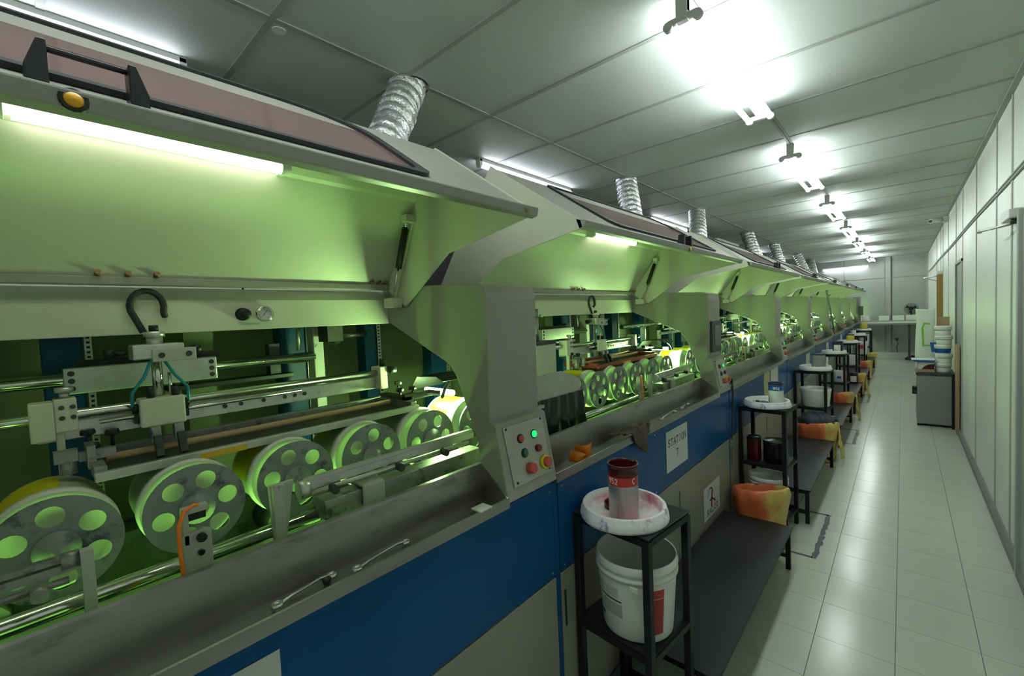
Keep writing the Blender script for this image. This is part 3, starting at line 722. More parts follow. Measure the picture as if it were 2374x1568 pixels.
    for s, zz in ((-1, 0), (1, 0)):
        g().tube([(-1.40, yc+s*.010, 1.50), (-1.385, yc+s*.030, 1.455), (-1.385, yc+s*.055, 1.42), (-1.39, yc+s*.056, 1.385)], .004, 6).build('air_tube', 'teal_tube', tb)
    # squeegee holders
    for s in (-.020, .026):
        q = g().box(-1.385, -1.355, yc+s-.010, yc+s+.010, 1.295, 1.334)
        q.build('squeegee_holder', 'alu_dirty', root, bevel=.002)
        sh = last('squeegee_holder')
        q = g(); q.prism([(-1.36, 1.31), (-1.335, 1.262), (-1.322, 1.268), (-1.345, 1.315)], yc+s-.007, yc+s+.009); q.cyl((-1.355, yc+s, 1.29), (-1.33, yc+s, 1.292), .007, 8)
        q.build('squeegee_arm', 'dark_steel', sh, bevel=.001)
    # rods end blocks
    eb = g().box(-1.455, -1.395, Yb-.085, Yb-.055, 1.325, 1.405).build('rod_end_block', 'cream_in', root, bevel=.003)
    g().cyl((-1.40, Yb-.05, 1.39), (-1.40, Yb-.02, 1.39), .014, 10).cyl((-1.42, Yb-.06, 1.405), (-1.42, Yb-.06, 1.43), .010, 8).build('end_knob', 'black', eb)
    lb = g().box(-1.44, -1.385, Yb-.93, Yb-.892, 1.335, 1.42).box(-1.42, -1.40, Yb-.892, Yb-.878, 1.24, 1.425).box(-1.43, -1.39, Yb-.892, Yb-.855, 1.35, 1.425).build('rod_end_block', 'cream_in', root, bevel=.003)
    g().cyl((-1.405, Yb-.873, 1.425), (-1.405, Yb-.873, 1.438), .009, 10).cyl((-1.405, Yb-.873, 1.438), (-1.405, Yb-.873, 1.449), .016, 12).build('end_knob', 'alu', lb)
    sock_bolts(g(), [(-1.39, Yb-.880, 1.405), (-1.39, Yb-.880, 1.382), (-1.39, Yb-.862, 1.405), (-1.39, Yb-.862, 1.382)], .005, .002).each('block_bolts', 'dark_steel', lb)
    # foot roller resting on the drum row
    g().cyl((-1.36, Yb-.878, 1.262), (-1.36, Yb-.878, 1.295), .014, 12).box(-1.375, -1.345, Yb-.90, Yb-.862, 1.29, 1.315).build('stop_foot', 'alu_dirty', root, bevel=.001)
    q = g().box(-1.37, -1.35, Yb-.862, Yb-.80, 1.285, 1.305).box(-1.40, -1.33, Yb-.85, Yb-.835, 1.27, 1.32)
    q.build('clamp_arm', 'alu_dirty', root, bevel=.001)
    # screen frame: four rails, dark mesh, handles
    sm = 'screen_red' if red else 'alu_dirty'
    xa, xb, ya, yb, zf = -1.50, -1.262, Yb-.845+dy*.3, Yb-.02, 1.262
    sf = g().box(xa, xa+.022, ya, yb, zf-.006, zf+.022).build('screen_frame', sm, root, bevel=.002)
    g().box(xb-.016, xb, ya, yb, zf-.010, zf+.010).build('frame_rail', sm if red else 'alu', sf, bevel=.002)
    g().box(xa+.022, xb-.016, ya, ya+.022, zf-.006, zf+.020).build('frame_rail', sm, sf, bevel=.002)
    g().box(xa+.022, xb-.016, yb-.022, yb, zf-.006, zf+.020).build('frame_rail', sm, sf, bevel=.002)
    g().box(xa+.022, xb-.016, ya+.022, yb-.022, zf-.004, zf-.003).build('screen_mesh', 'mesh_dark', sf)
    g().box(xb, xb+.001, Yb-.66+dy, Yb-.56+dy, zf-.010, zf+.004).build('amber_tape', 'tape_o', sf)
    g().tube([(-1.395, ya+.03, zf+.012), (-1.395, (ya+yb)/2, zf+.012), (-1.40, yb-.03, zf+.012)], .009, 8).build('squeegee_blade', 'cardboard', sf)
    # adjusting knobs in clusters
    for x, y, z in ((-1.42, Yb-.84, 1.335), (-1.40, Yb-.80, 1.330), (-1.40, Yb-.835, 1.305), (-1.36, Yb-.03, 1.315), (-1.32, Yb-.005, 1.32), (-1.43, Yb+.01, 1.33), (-1.44, Yb-.05, 1.34)):
        q = g().cyl((x, y, z-.03), (x, y, z-.004), .004, 8).lathe([(0, .010), (.012, .009), (.014, .004), (.014, -.002), (.006, -.006)], (x, y, z), 10, 'z', sm=False)
        q.build('adjusting_knob', 'black', root)
    g().box(-1.46, -1.30, Yb-.05, Yb-.02, 1.285, 1.300).box(-1.32, -1.30, Yb-.05, Yb+.07, 1.285, 1.308).cyl((-1.31, Yb+.05, 1.30), (-1.27, Yb+.085, 1.295), .010, 10).build('clamp_bar', 'dark_steel', root, bevel=.002)
    return root

S0 = station(0, True); mechanism(S0, .925, False)
tag(S0, 'printing station nearest the camera, pink window over open hood and steel drums below', 'machine', 'printing stations in a row')
# pressure gauge and regulator knob on the cross beam
gb = bpy.data.objects['cross_beam']
gg_ = g().lathe([(0, .002), (.0185, .002)], (-1.447, .491, 1.606), 24, 'x').build('gauge_face', 'gauge_w', gb)
g().lathe([(.0185, .000), (.0185, .010), (.0235, .010), (.0235, -.006)], (-1.447, .491, 1.606), 28, 'x').build('gauge_rim', 'chrome', gb)
q = g()
def gf(u, v): return (-1.4445, .491+u, 1.606+v)
stroke(q, [(-.004, -.006), (.008, .010)], .0016, gf)
for i in range(9):
    a = math.radians(225-i*33.75); stroke(q, [(.0125*math.cos(a), .0125*math.sin(a)), (.016*math.cos(a), .016*math.sin(a))], .0012, gf)
q.build('gauge_marks', 'print_k', gb)
g().lathe([(0, .034), (.013, .034), (.0155, .030), (.0155, .008), (.019, .006), (.019, 0)], (-1.452, .433, 1.606), 18, 'x').build('regulator_knob', 'black', gb)
q = g()
for i in range(9): stroke(q, [(i*.006, 0), (i*.006+.004, 0)], .003, lambda u, v: (-1.4515, .425+u, 1.577+v))
q.build('gauge_caption', 'print_grey', gb)
g().cyl((-1.455, .440, 1.681), (-1.448, .440, 1.686), .003, 8).build('screw', 'dark_steel', gb)

S1 = station(1, True); mechanism(S1, 2.925, True, dy=.14)
tag(S1, 'second printing station, with a sheet reading STATION 7 on its blue panel', 'machine', 'printing stations in a row')
# touch screen on the column of the second station
sc = g().box(-.934, -.918, 2.965, 3.150, 1.275, 1.478).build('operator_screen', 'dark_steel', S1, bevel=.004)
g().box(-.918, -.916, 3.010, 3.125, 1.315, 1.450).build('lcd_glass', 'glass_dark', sc)
# guard, post motor and black film at its near end
g().prism([(1.19, 1.205), (1.19, 1.318), (1.505, 1.326), (1.642, 1.278), (1.642, 1.205)], -1.082, -1.078, 'x').build('guard_plate', 'cream_dirty', S1)
q = g(); v = []; n = 24
for i in range(n+1):
    y = 1.18+.47*i/n
    for jj in range(7):
        z = 1.225-.20*jj/6; v.append((-1.072+.010*math.sin(i*1.9+jj*.5)*(.3+jj/6)+.02*jj/6, y+.02*jj/6*math.sin(i*.9), z))
q.add(v, [(i*7+jj, (i+1)*7+jj, (i+1)*7+jj+1, i*7+jj+1) for i in range(n) for jj in range(6)], True).build('film_curtain', 'curtain', S1)
mb = g().box(-1.28, -1.20, 1.46, 1.640, 1.296, 1.432).build('motor_box', 'cream_in', S1, bevel=.003)
g().box(-1.285, -1.196, 1.455, 1.643, 1.432, 1.448).build('motor_box_lid', 'dark_steel', mb, bevel=.003)
g().cyl((-1.24, 1.548, 1.448), (-1.24, 1.548, 1.585), .012, 14).cyl((-1.24, 1.548, 1.56), (-1.24, 1.548, 1.595), .016, 14).cyl((-1.24, 1.565, 1.565), (-1.24, 1.595, 1.562), .006, 8).build('clamp_post', 'alu_dirty', mb)
g().add([(-1.1985, 1.555, 1.378), (-1.1985, 1.515, 1.328), (-1.1985, 1.595, 1.328)], [(0, 1, 2)]).build('warning_sticker', 'paper', mb)

T = station(2, False)
mechanism(T, 4.925, False, dy=.25)
names = ['third printing station, beside the stand with the grey jar', 'fourth printing station along the row', 'fifth printing station along the row', 'sixth printing station along the row', 'seventh printing station along the row', 'farthest printing station, nearest the back wall']
tag(T, names[0], 'machine', 'printing stations in a row')
km = kid_map()
for k in range(3, 8):
    c = copy_tree_fast(T, km); c.location.y += P*(k-2)
    tag(c, names[k-2], 'machine', 'printing stations in a row')

# ------------------------------------------------------------------ exhaust ducts
dl = ['crinkled foil duct, leaning, above the nearest hood', 'foil duct above the second hood', 'foil duct behind the handle of the second hood', 'foil duct beside the unlit batten', 'foil duct in front of the fourth side light', 'foil duct slanting, second from the far end', 'last foil duct before the back wall']
for i, (yt, yb) in enumerate([(1.379, .77), (3.70, 3.187), (5.53, 4.526), (7.80, 7.40), (9.74, 9.147), (12.27, 12.47), (14.24, 12.8)]):
    A = Vector((-1.86, yt, ZC+.01)); path = []; rad = []
    # end just inside the rear of the hood
    B = Vector((-1.50, yb, 1.80)); N_ = 160
    mid = (A+B)/2; R0 = .080 if i == 0 else .085
    for j in range(N_+1):
        t = j/N_; p = (1-t)**2*A+2*t*(1-t)*mid+t*t*B; path.append(p)
        rad.append(R0+.018*abs(math.sin(j*PI/8))-.008+random.uniform(-.002, .002)*(2 if i == 0 else 1))
    o = g().tube(path, rad, 22, caps=False).build('exhaust_duct', 'duct'); tag(o, dl[i], 'duct', 'foil exhaust ducts from hoods to ceiling')
    c = struct(g().lathe([(.092, 0), (.10, 0), (.10, .004), (.092, .004)], (A.x, A.y, ZC-.004), 20).build('trim_%d' % (3+i), 'ink_black'))
w = g()
for dx, dy in ((1, .3), (-.8, .8)): w.cyl((-1.86-.12*dx, 1.379-.12*dy, ZC-.03), (-1.86+.12*dx, 1.379+.12*dy, ZC-.03), .003, 6)
tag(w.build('tie_wire', 'brass'), 'thin wires holding the nearest duct under the ceiling', 'wire')

# ------------------------------------------------------------------ stands
def stand(y0, i, label, empty_shelf=False):
    x0, x1, y1, H = -.868, -.568, y0+.278, .86
    r = empty('ink_stand', (x0+x1)/2, (y0+y1)/2); r.rotation_euler.z = math.radians((-6, -5, -7, -5, -5, -4, -4)[i]); tag(r, label, 'stand', 'black steel ink stands beside the machines')
    w = .025
    g().box(x0, x1, y0, y1, H-.004, H).box(x0+.004, x1-.004, y0+.004, y1-.004, H-.012, H-.004).build('tabletop', 'bench', r, bevel=.002)
    g().box(x0+.004, x1-.004, y0+.004, y1-.004, .470, .476).build('shelf', 'bench', r, bevel=.001)
    for a in (x0, x1-w):
        for b in (y0, y1-w): g().box(a, a+w, b, b+w, 0, H-.012).build('leg', 'black_paint', r, bevel=.002)
    for z in (H-.030, .448, .10) if i != 0 else (H-.030, .448):
        for q in (g().box(x0+w, x1-w, y0, y0+w, z, z+.022), g().box(x0+w, x1-w, y1-w, y1, z, z+.022), g().box(x0, x0+w, y0+w, y1-w, z, z+.022), g().box(x1-w, x1, y0+w, y1-w, z, z+.022)):
            if z < .2 and q is None: continue
            q.build('frame_rail', 'black_paint', r, bevel=.001)
    return r
ys = [1.247, 3.342, 5.48, 7.36, 9.42, 11.5, 13.6]
sl = ['black steel stand nearest the camera, carrying the can on a stained lid', 'black stand carrying the blue-banded can', 'black stand carrying the grey jar', 'black stand carrying the dark purple jar', 'black stand carrying the yellow pot', 'black stand holding the tub with a red print', 'farthest black stand with a yellow canister']
for i, (y, l) in enumerate(zip(ys, sl)): stand(y, i, l)

def lid(cx, cy, z, R, label, mt='plastic_w', rim='plastic_w', grp=None):
    r = empty('upturned_lid', cx, cy, z); tag(r, label, 'lid', 'upturned bucket lids on the stands')  # upturned bucket lid lying on a stand
    g().lathe([(0, .012), (R*.72, .012), (R*.76, .016), (R*.79, .014), (R*.82, .022), (R*.85, .040), (R*.88, .044)], (cx, cy, z), 56).build('lid_plate', mt, r)
    g().lathe([(R*.88, .044), (R*.93, .046), (R*.955, .042), (R*.965, .030), (R*.99, .027), (R*1.01, .008), (R*.995, 0), (R*.96, 0), (0, 0)], (cx, cy, z), 56, wob=lambda a, h: 1+(.006*math.sin(9*a) if h < .03 else 0)).build('lid_rim', rim, r)
    return r
def can(name, cx, cy, z, R, H, label, body, band, rimm, inner, cat='can', grp=None, band_h=(.68, .90), fill=.35, digits=None, phi=0., letter=None):
    r = empty(name, cx, cy, z); tag(r, label, cat, grp)
    b0, b1 = band_h
    g().lathe([(0, 0), (R*.97, 0), (R, .003), (R, H*b0)], (cx, cy, z), 40).build('body', body, r)
    g().lathe([(R*1.003, H*b0), (R*1.003, H*b1)], (cx, cy, z), 40).build('label_band', band, r)
    g().lathe([(R, H*b1), (R*1.03, H*b1+.001), (R*1.03, H*(b1+.02)), (R*1.0, H*(b1+.03)), (R*1.0, H*.97), (R*1.05, H*.975), (R*1.05, H), (R*.95, H), (R*.94, H*.96), (R*.93, H*fill), (0, H*fill)], (cx, cy, z), 40).build('rim', rimm, r)
    if digits:
        q = g()
        def fn(u, v): a = phi+u/R; return (cx+R*1.008*math.cos(a), cy+R*1.008*math.sin(a), z+v)
        hh = H*(b1-b0)*.55; text(q, digits, 0, H*(b0+.04), hh, hh*.74, hh*.58, hh*.17, fn)
        if letter: text(q, letter, R*1.75, H*(b0+.05), hh, hh*.74, hh*.58, hh*.17, fn)
        q.build('lettering', 'print_w', r)
    return r
lid(-.722, 1.345, .861, .148, 'white bucket lid stained pink under the red can', 'lid_pink', 'lid_rim')
aim = math.atan2(-1.30, .70)   # direction from the can towards the aisle end of the camera
can('ink_can', -.706, 1.316, .8735, .049, .183, 'scratched tin can with dark red rim and red band on the nearest stand', 'tin', 'red_label', 'ink_red', 'ink_red', digits='952', letter='C', phi=aim-1.10, fill=.5, grp='open ink cans', band_h=(.63, .80))
o = g().lathe([(0, .0), (.034, .0), (.034, .020), (.030, .024), (0, .024)], (-.765, 1.355, .8735), 20).build('tin_lid', 'ink_red'); tag(o, 'small dark red round tin lid behind the red can', 'lid')
def bucket(cx, cy, z, R, H, label, name='bucket', open_=True, cat='bucket', grp='white plastic buckets', rings=True):
    r = empty(name, cx, cy, z); tag(r, label, cat, grp)
    Rb = R*.86
    pr = [(0, .004), (Rb*.97, .0), (Rb, .006), (R*.965, H*.76), (R*.965, H*.80)]
    if rings: pr += [(R*1.01, H*.80), (R*1.015, H*.835), (R*.97, H*.845), (R*.97, H*.88), (R*1.0, H*.885)]
    pr += [(R*1.02, H*.93), (R*.99, H*.965), (R*.99, H), (R*.95, H)]
    pr += [(R*.94, H*.9), (Rb*.95, .012), (0, .012)] if open_ else [(R*.93, H*.975), (0, H*.975)]
    g().lathe(pr, (cx, cy, z), 48).build('bucket_wall', 'plastic_w', r)
    return r
B1 = bucket(-.699, 1.378, .477, .137, .258, 'open white bucket with printed label inside the nearest stand')
q = g(); q2 = g(); q3 = g(); q4 = g()
def bf(u, v):
    Rv = .137*(.86+.105*v/(.258*.76))*1.004; a = math.radians(-100)+u/.130
    return (-.699+Rv*math.cos(a), 1.378+Rv*math.sin(a), .477+v)
def patch(gg, u0, u1, v0, v1, n=10):
    for i in range(n):
        a = u0+(u1-u0)*i/n; b = u0+(u1-u0)*(i+1)/n
        gg.add([bf(a, v0), bf(b, v0), bf(b, v1), bf(a, v1)], [(0, 1, 2, 3)])
for i, v in enumerate((.170, .164, .158, .150, .144)): patch(q, -.13, .02, v, v+.0022)
patch(q3, -.13, .03, .128, .133); patch(q3, -.10, -.055, .050, .062)
patch(q, -.055, .03, .075, .120); patch(q, -.125, -.065, .080, .118)
patch(q2, .125, .175, .155, .185); patch(q4, .125, .175, .03, .153)
q.each('label_lines', 'print_grey', B1); q3.build('label_bars', 'print_k', B1); q2.build('label_red', 'red_label', B1); q4.build('label_maroon', 'print_red', B1)
g().box(-.655, -.625, 1.236, 1.241, .668, .686).build('handle_lug', 'plastic_w', B1, bevel=.003)

lid(-.715, 3.455, .861, .146, 'white bucket lid smeared with purple under the blue-banded can', 'plastic_w', 'lid_rim')
aim2 = math.atan2(-3.5, .66)
can('ink_can', -.662, 3.47, .868, .046, .160, 'white ink can with blue band on the second stand', 'plastic_w', 'blue_label', 'navy', 'navy', digits='956', phi=aim2-.35, grp='open ink cans', band_h=(.66, .88))
o = g().prism([(-.79, 3.36), (-.71, 3.38), (-.705, 3.45), (-.735, 3.47), (-.80, 3.43)], .882, .893, 'z').box(-.775, -.755, 3.40, 3.42, .893, .903).build('scraper', 'navy', bevel=.003); tag(o, 'dark blue scraper lying on the lid beside the blue-banded can', 'scraper')
can('ink_jar', -.79, 3.40, .477, .045, .17, 'tall dark red jar on the shelf of the second stand', 'ink_red', 'ink_red', 'ink_black', 'ink_black', grp='dark jars', fill=.98)
can('ink_jar', -.665, 3.44, .477, .075, .15, 'wide black jar on the shelf of the second stand', 'ink_black', 'ink_black', 'ink_black', 'ink_black', grp='dark jars', fill=.95)
bucket(-.72, 3.47, .124, .125, .24, 'white lidded bucket low inside the second stand', open_=False)

lid(-.70, 5.60, .861, .148, 'white bucket lid under the grey jar')
can('grey_jar', -.675, 5.64, .868, .062, .165, 'grey jar with dark lid on the third stand', 'grey_box', 'grey_box', 'navy', 'navy', cat='jar', fill=.98)
g().add([(-.60, 5.575, .87), (-.585, 5.60, .87), (-.585, 5.60, 1.0), (-.60, 5.575, 1.0)], [(0, 1, 2, 3)]).build('label_strip', 'paper', bpy.data.objects['grey_jar'])
bucket(-.70, 5.60, .477, .140, .19, 'wide white tub on the shelf of the third stand', open_=False, rings=False)
b = bucket(-.56, 5.95, .0, .05, .12, 'x', open_=False, rings=False); 
for ch in list(b.children): bpy.data.objects.remove(ch)
bpy.data.objects.remove(b)
bt = bucket(-.655, 7.47, .477, .075, .15, 'white tub with blue label on the shelf of the fourth stand', open_=False, rings=False)
g().box(-.675, -.63, 7.393, 7.396, .53, .56).build('blue_mark', 'blue_label', bt)
lid(-.72, 7.50, .861, .148, 'white bucket lid under the dark purple jar')
pj = can('purple_jar', -.67, 7.48, .868, .058, .165, 'dark purple jar with pale label on the fourth stand', 'purple', 'purple', 'purple', 'purple', cat='jar', fill=.98)
def curved_label(par, cx, cy, z, R, a0, a1, z0, z1, mt):
    q = g(); n = 8
    for i in range(n):
        a = a0+(a1-a0)*i/n; b = a0+(a1-a0)*(i+1)/n
        q.add([(cx+R*math.cos(a), cy+R*math.sin(a), z+z0), (cx+R*math.cos(b), cy+R*math.sin(b), z+z0), (cx+R*math.cos(b), cy+R*math.sin(b), z+z1), (cx+R*math.cos(a), cy+R*math.sin(a), z+z1)], [(0, 1, 2, 3)])
    return q.build('jar_label', mt, par)
curved_label(pj, -.67, 7.48, .868, .0595, math.radians(-135), math.radians(-55), .025, .12, 'print_w')
lid(-.72, 9.56, .861, .150, 'white bucket lid under the yellow pot')
can('yellow_pot', -.68, 9.55, .868, .055, .14, 'yellow pot with dark lid on the fifth stand', 'yellow_p', 'yellow_p', 'black', 'black', cat='jar', fill=.98)
bucket(-.68, 9.56, .477, .10, .17, 'white tub on the shelf of the fifth stand', open_=False, rings=False)
pj = can('purple_jar', -.60, 8.95, .25, .06, .17, 'dark purple jar with pale label on the bench before the fifth stand', 'purple', 'purple', 'purple', 'purple', cat='jar', fill=.98)
curved_label(pj, -.60, 8.95, .25, .0615, math.radians(-130), math.radians(-50), .025, .12, 'print_w')
lid(-.72, 11.64, .861, .15, 'white bucket lid on the sixth stand')
can('white_jar', -.78, 11.6, .868, .05, .13, 'small white jar with black lid on the sixth stand', 'plastic_w', 'plastic_w', 'black', 'black', cat='jar', fill=.98)
tb = bucket(-.66, 11.62, .477, .12, .27, 'white tub with red print on the shelf of the sixth stand', open_=False, rings=False)
g().box(-.70, -.61, 11.499, 11.502, .60, .68).build('red_mark', 'red_label', tb)
lid(-.72, 13.74, .861, .15, 'white bucket lid on the farthest stand')
can('yellow_canister', -.72, 13.7, .868, .075, .19, 'yellow canister on the farthest stand', 'yellow_p', 'yellow_p', 'yellow_p', 'yellow_p', cat='jar', fill=.98)
bucket(-.715, 13.74, .477, .11, .30, 'white bucket on the shelf of the farthest stand', open_=False)

# ------------------------------------------------------------------ step benches
bl = ['long black step bench nearest the camera', 'black step bench beyond the second stand', 'third black step bench along the aisle', 'fourth black step bench along the aisle', 'fifth black step bench along the aisle', 'farthest black step bench']
for i, (a, b) in enumerate([(1.55, 2.955), (3.61, 5.07), (5.76, 7.12), (7.66, 9.10), (9.72, 11.2), (11.8, 13.3)]):
    x0, x1, H = -.872, -.487, .25
    r = empty('step_bench', (x0+x1)/2, (a+b)/2); tag(r, bl[i], 'bench', 'black step benches in front of the machines')
    g().box(x0, x1, a, b, H-.012, H).build('bench_top', 'bench', r, bevel=.002)
    for x in (x0+.01, x1-.035):
        for y in (a+.012, b-.037): g().box(x, x+.025, y, y+.025, 0, H-.012).build('leg', 'black_paint', r, bevel=.002)
    for y in (a+.014, b-.035):
        g().box(x0+.035, x1-.035, y, y+.02, .07, .09).build('frame_rail', 'black_paint', r)
        g().box(x0+.035, x1-.035, y, y+.02, H-.034, H-.012).build('frame_rail', 'black_paint', r)
    for x in (x0+.012, x1-.034): g().box(x, x+.022, a+.037, b-.037, H-.034, H-.012).build('frame_rail', 'black_paint', r)

# ------------------------------------------------------------------ waste bags in bins
def waste(cx, cy, R, H, label, content=None, mt='bag'):
    r = empty('waste_bag', cx, cy); tag(r, label, 'bag', 'orange and yellow waste bags between benches and stands')
    rnd = random.Random(int(cy*10)); ph = [rnd.uniform(0, 6) for _ in range(5)]
    def wob(a, h): return 1+.045*math.sin(3*a+ph[0])+.030*math.sin(7*a+ph[1]+h*12)+.022*math.sin(13*a+ph[2]+h*22)+.012*math.sin(23*a+h*45)
    sx = 1
    q = g().lathe([(R*.86, .01), (R*.90, H*.2), (R*.96, H*.5), (R*1.06, H*.75), (R*1.10, H*.88), (R*1.05, H*.97), (R*.99, H), (R*.93, H*.97), (R*.90, H*.8), (R*.82, H*.3), (0, H*.28)], (cx, cy, 0), 64, wob=wob)
    q.v = [(v[0], v[1], v[2]+(.034*math.sin(math.atan2(v[1]-cy, v[0]-cx)+2.4) if v[2] > H*.6 else 0)) for v in q.v]
    q.build('bag_film', mt, r)
    g().lathe([(0, 0), (R*.72, 0), (R*.80, H*.7)], (cx, cy, 0), 24).build('bin', 'navy', r)
    if content:
        q = g().lathe([(R*.90, H*.86), (R*.95, H*1.06), (R*.86, H*1.16), (R*.62, H*1.20), (R*.40, H*1.26), (R*.2, H*1.22), (0, H*1.24)], (cx, cy, 0), 48, wob=lambda a, h: 1+.07*math.sin(5*a+h*30)+.06*math.sin(9*a-h*50)+.04*math.sin(17*a+h*90))
        q.v = [(v[0], v[1], v[2]+.012*math.sin(v[0]*70+v[1]*40)) for v in q.v]
        q.build('crumpled_waste', 'dark_cloth', r)
    return r
waste(-.700, 3.135, .150, .385, 'open orange and yellow bag in a bin at the end of the nearest bench')
waste(-.645, 5.26, .165, .37, 'orange and yellow bag heaped with black waste before the third stand', True)
waste(-.61, 7.22, .115, .36, 'orange bag hanging past the third bench, before the fourth stand')
waste(-.60, 9.24, .13, .36, 'orange bag before the fifth stand')
waste(-.60, 11.34, .13, .35, 'dull orange bag before the sixth stand')
waste(-.60, 13.44, .13, .33, 'amber bag before the farthest stand', mt='yellow_bag')
# yellow tails of the bags hanging down on the aisle side
def flap(y, x, z0, z1, w, label):
    q = g(); n = 10; v = []
    for i in range(n+1):
        t = i/n; z = z0+(z1-z0)*t
        for jj in range(7):
            s = jj/6-.5; v.append((x+.05*t*(1-abs(s))+.008*math.sin(jj*2.2+i), y+w*s*(1+.3*t), z))
    q.add(v, [(i*7+jj, i*7+jj+1, (i+1)*7+jj+1, (i+1)*7+jj) for i in range(n) for jj in range(6)], True)
    o = q.build('bag_tail', 'yellow_bag'); tag(o, label, 'bag'); m_ = o.modifiers.new('thick', 'SOLIDIFY'); m_.thickness = .003
flap(5.26, -.475, .33, .05, .10, 'yellow tail of bag hanging past the bench end before the third stand')
flap(7.28, -.465, .33, .02, .12, 'yellow tail of bag hanging down before the fourth stand')
flap(9.26, -.465, .33, .03, .12, 'yellow tail of bag hanging down before the fifth stand')
bz = bucket(-.55, 5.09, .0, .0, .0, 'x') if False else None

# dark blue crumpled cloth on the floor below the nearest stand
q = g().lathe([(.12, 0), (.13, .05), (.10, .10), (.05, .13), (0, .135)], (-.71, 1.40, 0), 30, wob=lambda a, h: 1+.15*math.sin(4*a+h*20)+.08*math.sin(9*a+h*50))
tag(q.build('blue_cloth', 'navy'), 'dark blue crumpled cloth on the floor under the nearest stand', 'cloth')

# ------------------------------------------------------------------ paper sheets on the panels
XP = -.8838
def sheet(y0, y1, z0, z1, name, label, mt='paper'):
    o = g().box(XP-.0008, XP, y0, y1, z0, z1).build(name, mt); tag(o, label, 'sign'); return o
s = sheet(2.103, 2.390, .742, .950, 'station_sheet', 'white paper sheet lettered STATION 7 taped on blue panel')
fnp = lambda y0, z0: (lambda u, v: (XP+.0006, y0+u, z0+v))
q = g(); text(q, 'STATION', .022, .128, .036, .036, .028, .0055, fnp(2.103, .742), True); text(q, '7', .128, .055, .040, .04, .026, .006, fnp(2.103, .742), True)
q.build('lettering', 'print_k', s)
s = sheet(2.626, 2.925, .285, .486, 'logo_sheet', 'white sheet with red and black emblem on the lower panel above the nearest bench')
q = g(); fq = fnp(2.626, .285)
text(q, 'RALCO', .055, .020, .034, .042, .030, .006, fq, True); q.build('lettering', 'print_k', s)
q = g(); pts = [(.075+.085*(1-math.cos(a*PI/10))*.55+.0, .125+.052*math.sin(a*PI/10)) for a in range(11)]
n_ = len(pts)
for i in range(n_-1): stroke(q, pts[i:i+2], .003+.007*math.sin(PI*i/(n_-1)), fq)
stroke(q, [(.110, .100), (.150, .112)], .014, fq); stroke(q, [(.145, .108), (.205, .072)], .010, fq); stroke(q, [(.190, .080), (.205, .085)], .012, fq)
q.build('emblem_dark', 'print_k', s)
q = g(); stroke(q, [(.135, .062), (.148, .150)], .024, fq); q.build('emblem_red', 'print_red', s)
s = sheet(.06, .285, .80, .952, 'curled_sheet', 'torn white sheet curling off the nearest blue panel')
s2 = sheet(1.62, 1.93, .40, .60, 'instruction_sheet', 'white sheet with black arrow and writing behind the nearest stand')
q = g(); f3 = fnp(1.62, .40); stroke(q, [(.06, .03), (.06, .10)], .02, f3); stroke(q, [(.03, .10), (.06, .13), (.09, .10)], .02, f3); stroke(q, [(.18, .09), (.18, .17)], .012, f3); q.build('marks', 'print_k', s2)
s3 = sheet(4.17, 4.40, .71, .985, 'notice_sheet', 'yellow printed sheet on the blue panel behind the second stand', 'paper_y')
s4 = sheet(4.43, 4.74, .72, .99, 'notice_sheet', 'white sheet beside the yellow one behind the second stand')
for k, lb in ((0, 'small white sheet on blue panel behind the third stand'), (1, 'small white sheet on blue panel behind the fourth stand'), (2, 'small white sheet on blue panel before the fifth stand')):
    yy = (6.35, 8.25, 10.3)[k]
    s5 = sheet(yy, yy+.29, .74, .95, 'notice_sheet', lb); q = g(); f5 = fnp(yy, .74)
    for i in range(4): stroke(q, [(.05, .05+.03*i), (.24, .05+.03*i)], .008, f5)
    q.build('print_lines', 'print_grey', s5)

# ------------------------------------------------------------------ things lying in the trays
def wrench(x, y0, y1, z, label, flip=1):
    r = empty('wrench', x, (y0+y1)/2, z); tag(r, label, 'wrench', 'combination wrenches in the drip trays')
    x2 = x-.012
    g().tube([(x, y0+.018, z+.006), (x, y0+.04, z+.012), (x-.004, (y0+y1)/2, z+.013), (x2, y1-.035, z+.012), (x2, y1-.015, z+.010)], [.0045, .0035, .0032, .0035, .0045], 8).build('shaft', 'chrome', r)
    for yy, xx, R_ in ((y0+.010, x, .011), (y1-.008, x2, .010)):
        g().lathe([(R_, 0), (R_, .008), (R_*.55, .008), (R_*.55, 0)], (xx, yy, z+.003), 20).build('ring_end', 'chrome', r)
wrench(-.925, .290, .425, 1.006, 'chrome ring wrench in the nearest tray, left one')
wrench(-.915, .455, .610, 1.006, 'chrome ring wrench in the nearest tray, right one')
wrench(-.915, 2.12, 2.34, 1.006, 'wrench in the tray of the second station')
wrench(-.925, 2.42, 2.56, 1.006, 'second wrench in the tray above the emblem sheet')
o = g().cyl((-.93, .395, 1.012), (-.93, .408, 1.012), .007, 12).build('loose_nut', 'dark_steel'); tag(o, 'dark nut between the two wrenches in the nearest tray', 'nut')
o = g().box(-.90, -.86, .80, .845, 1.031, 1.034).build('film_scrap', 'plastic_w'); tag(o, 'scrap of clear film on the lip of the nearest tray', 'scrap')
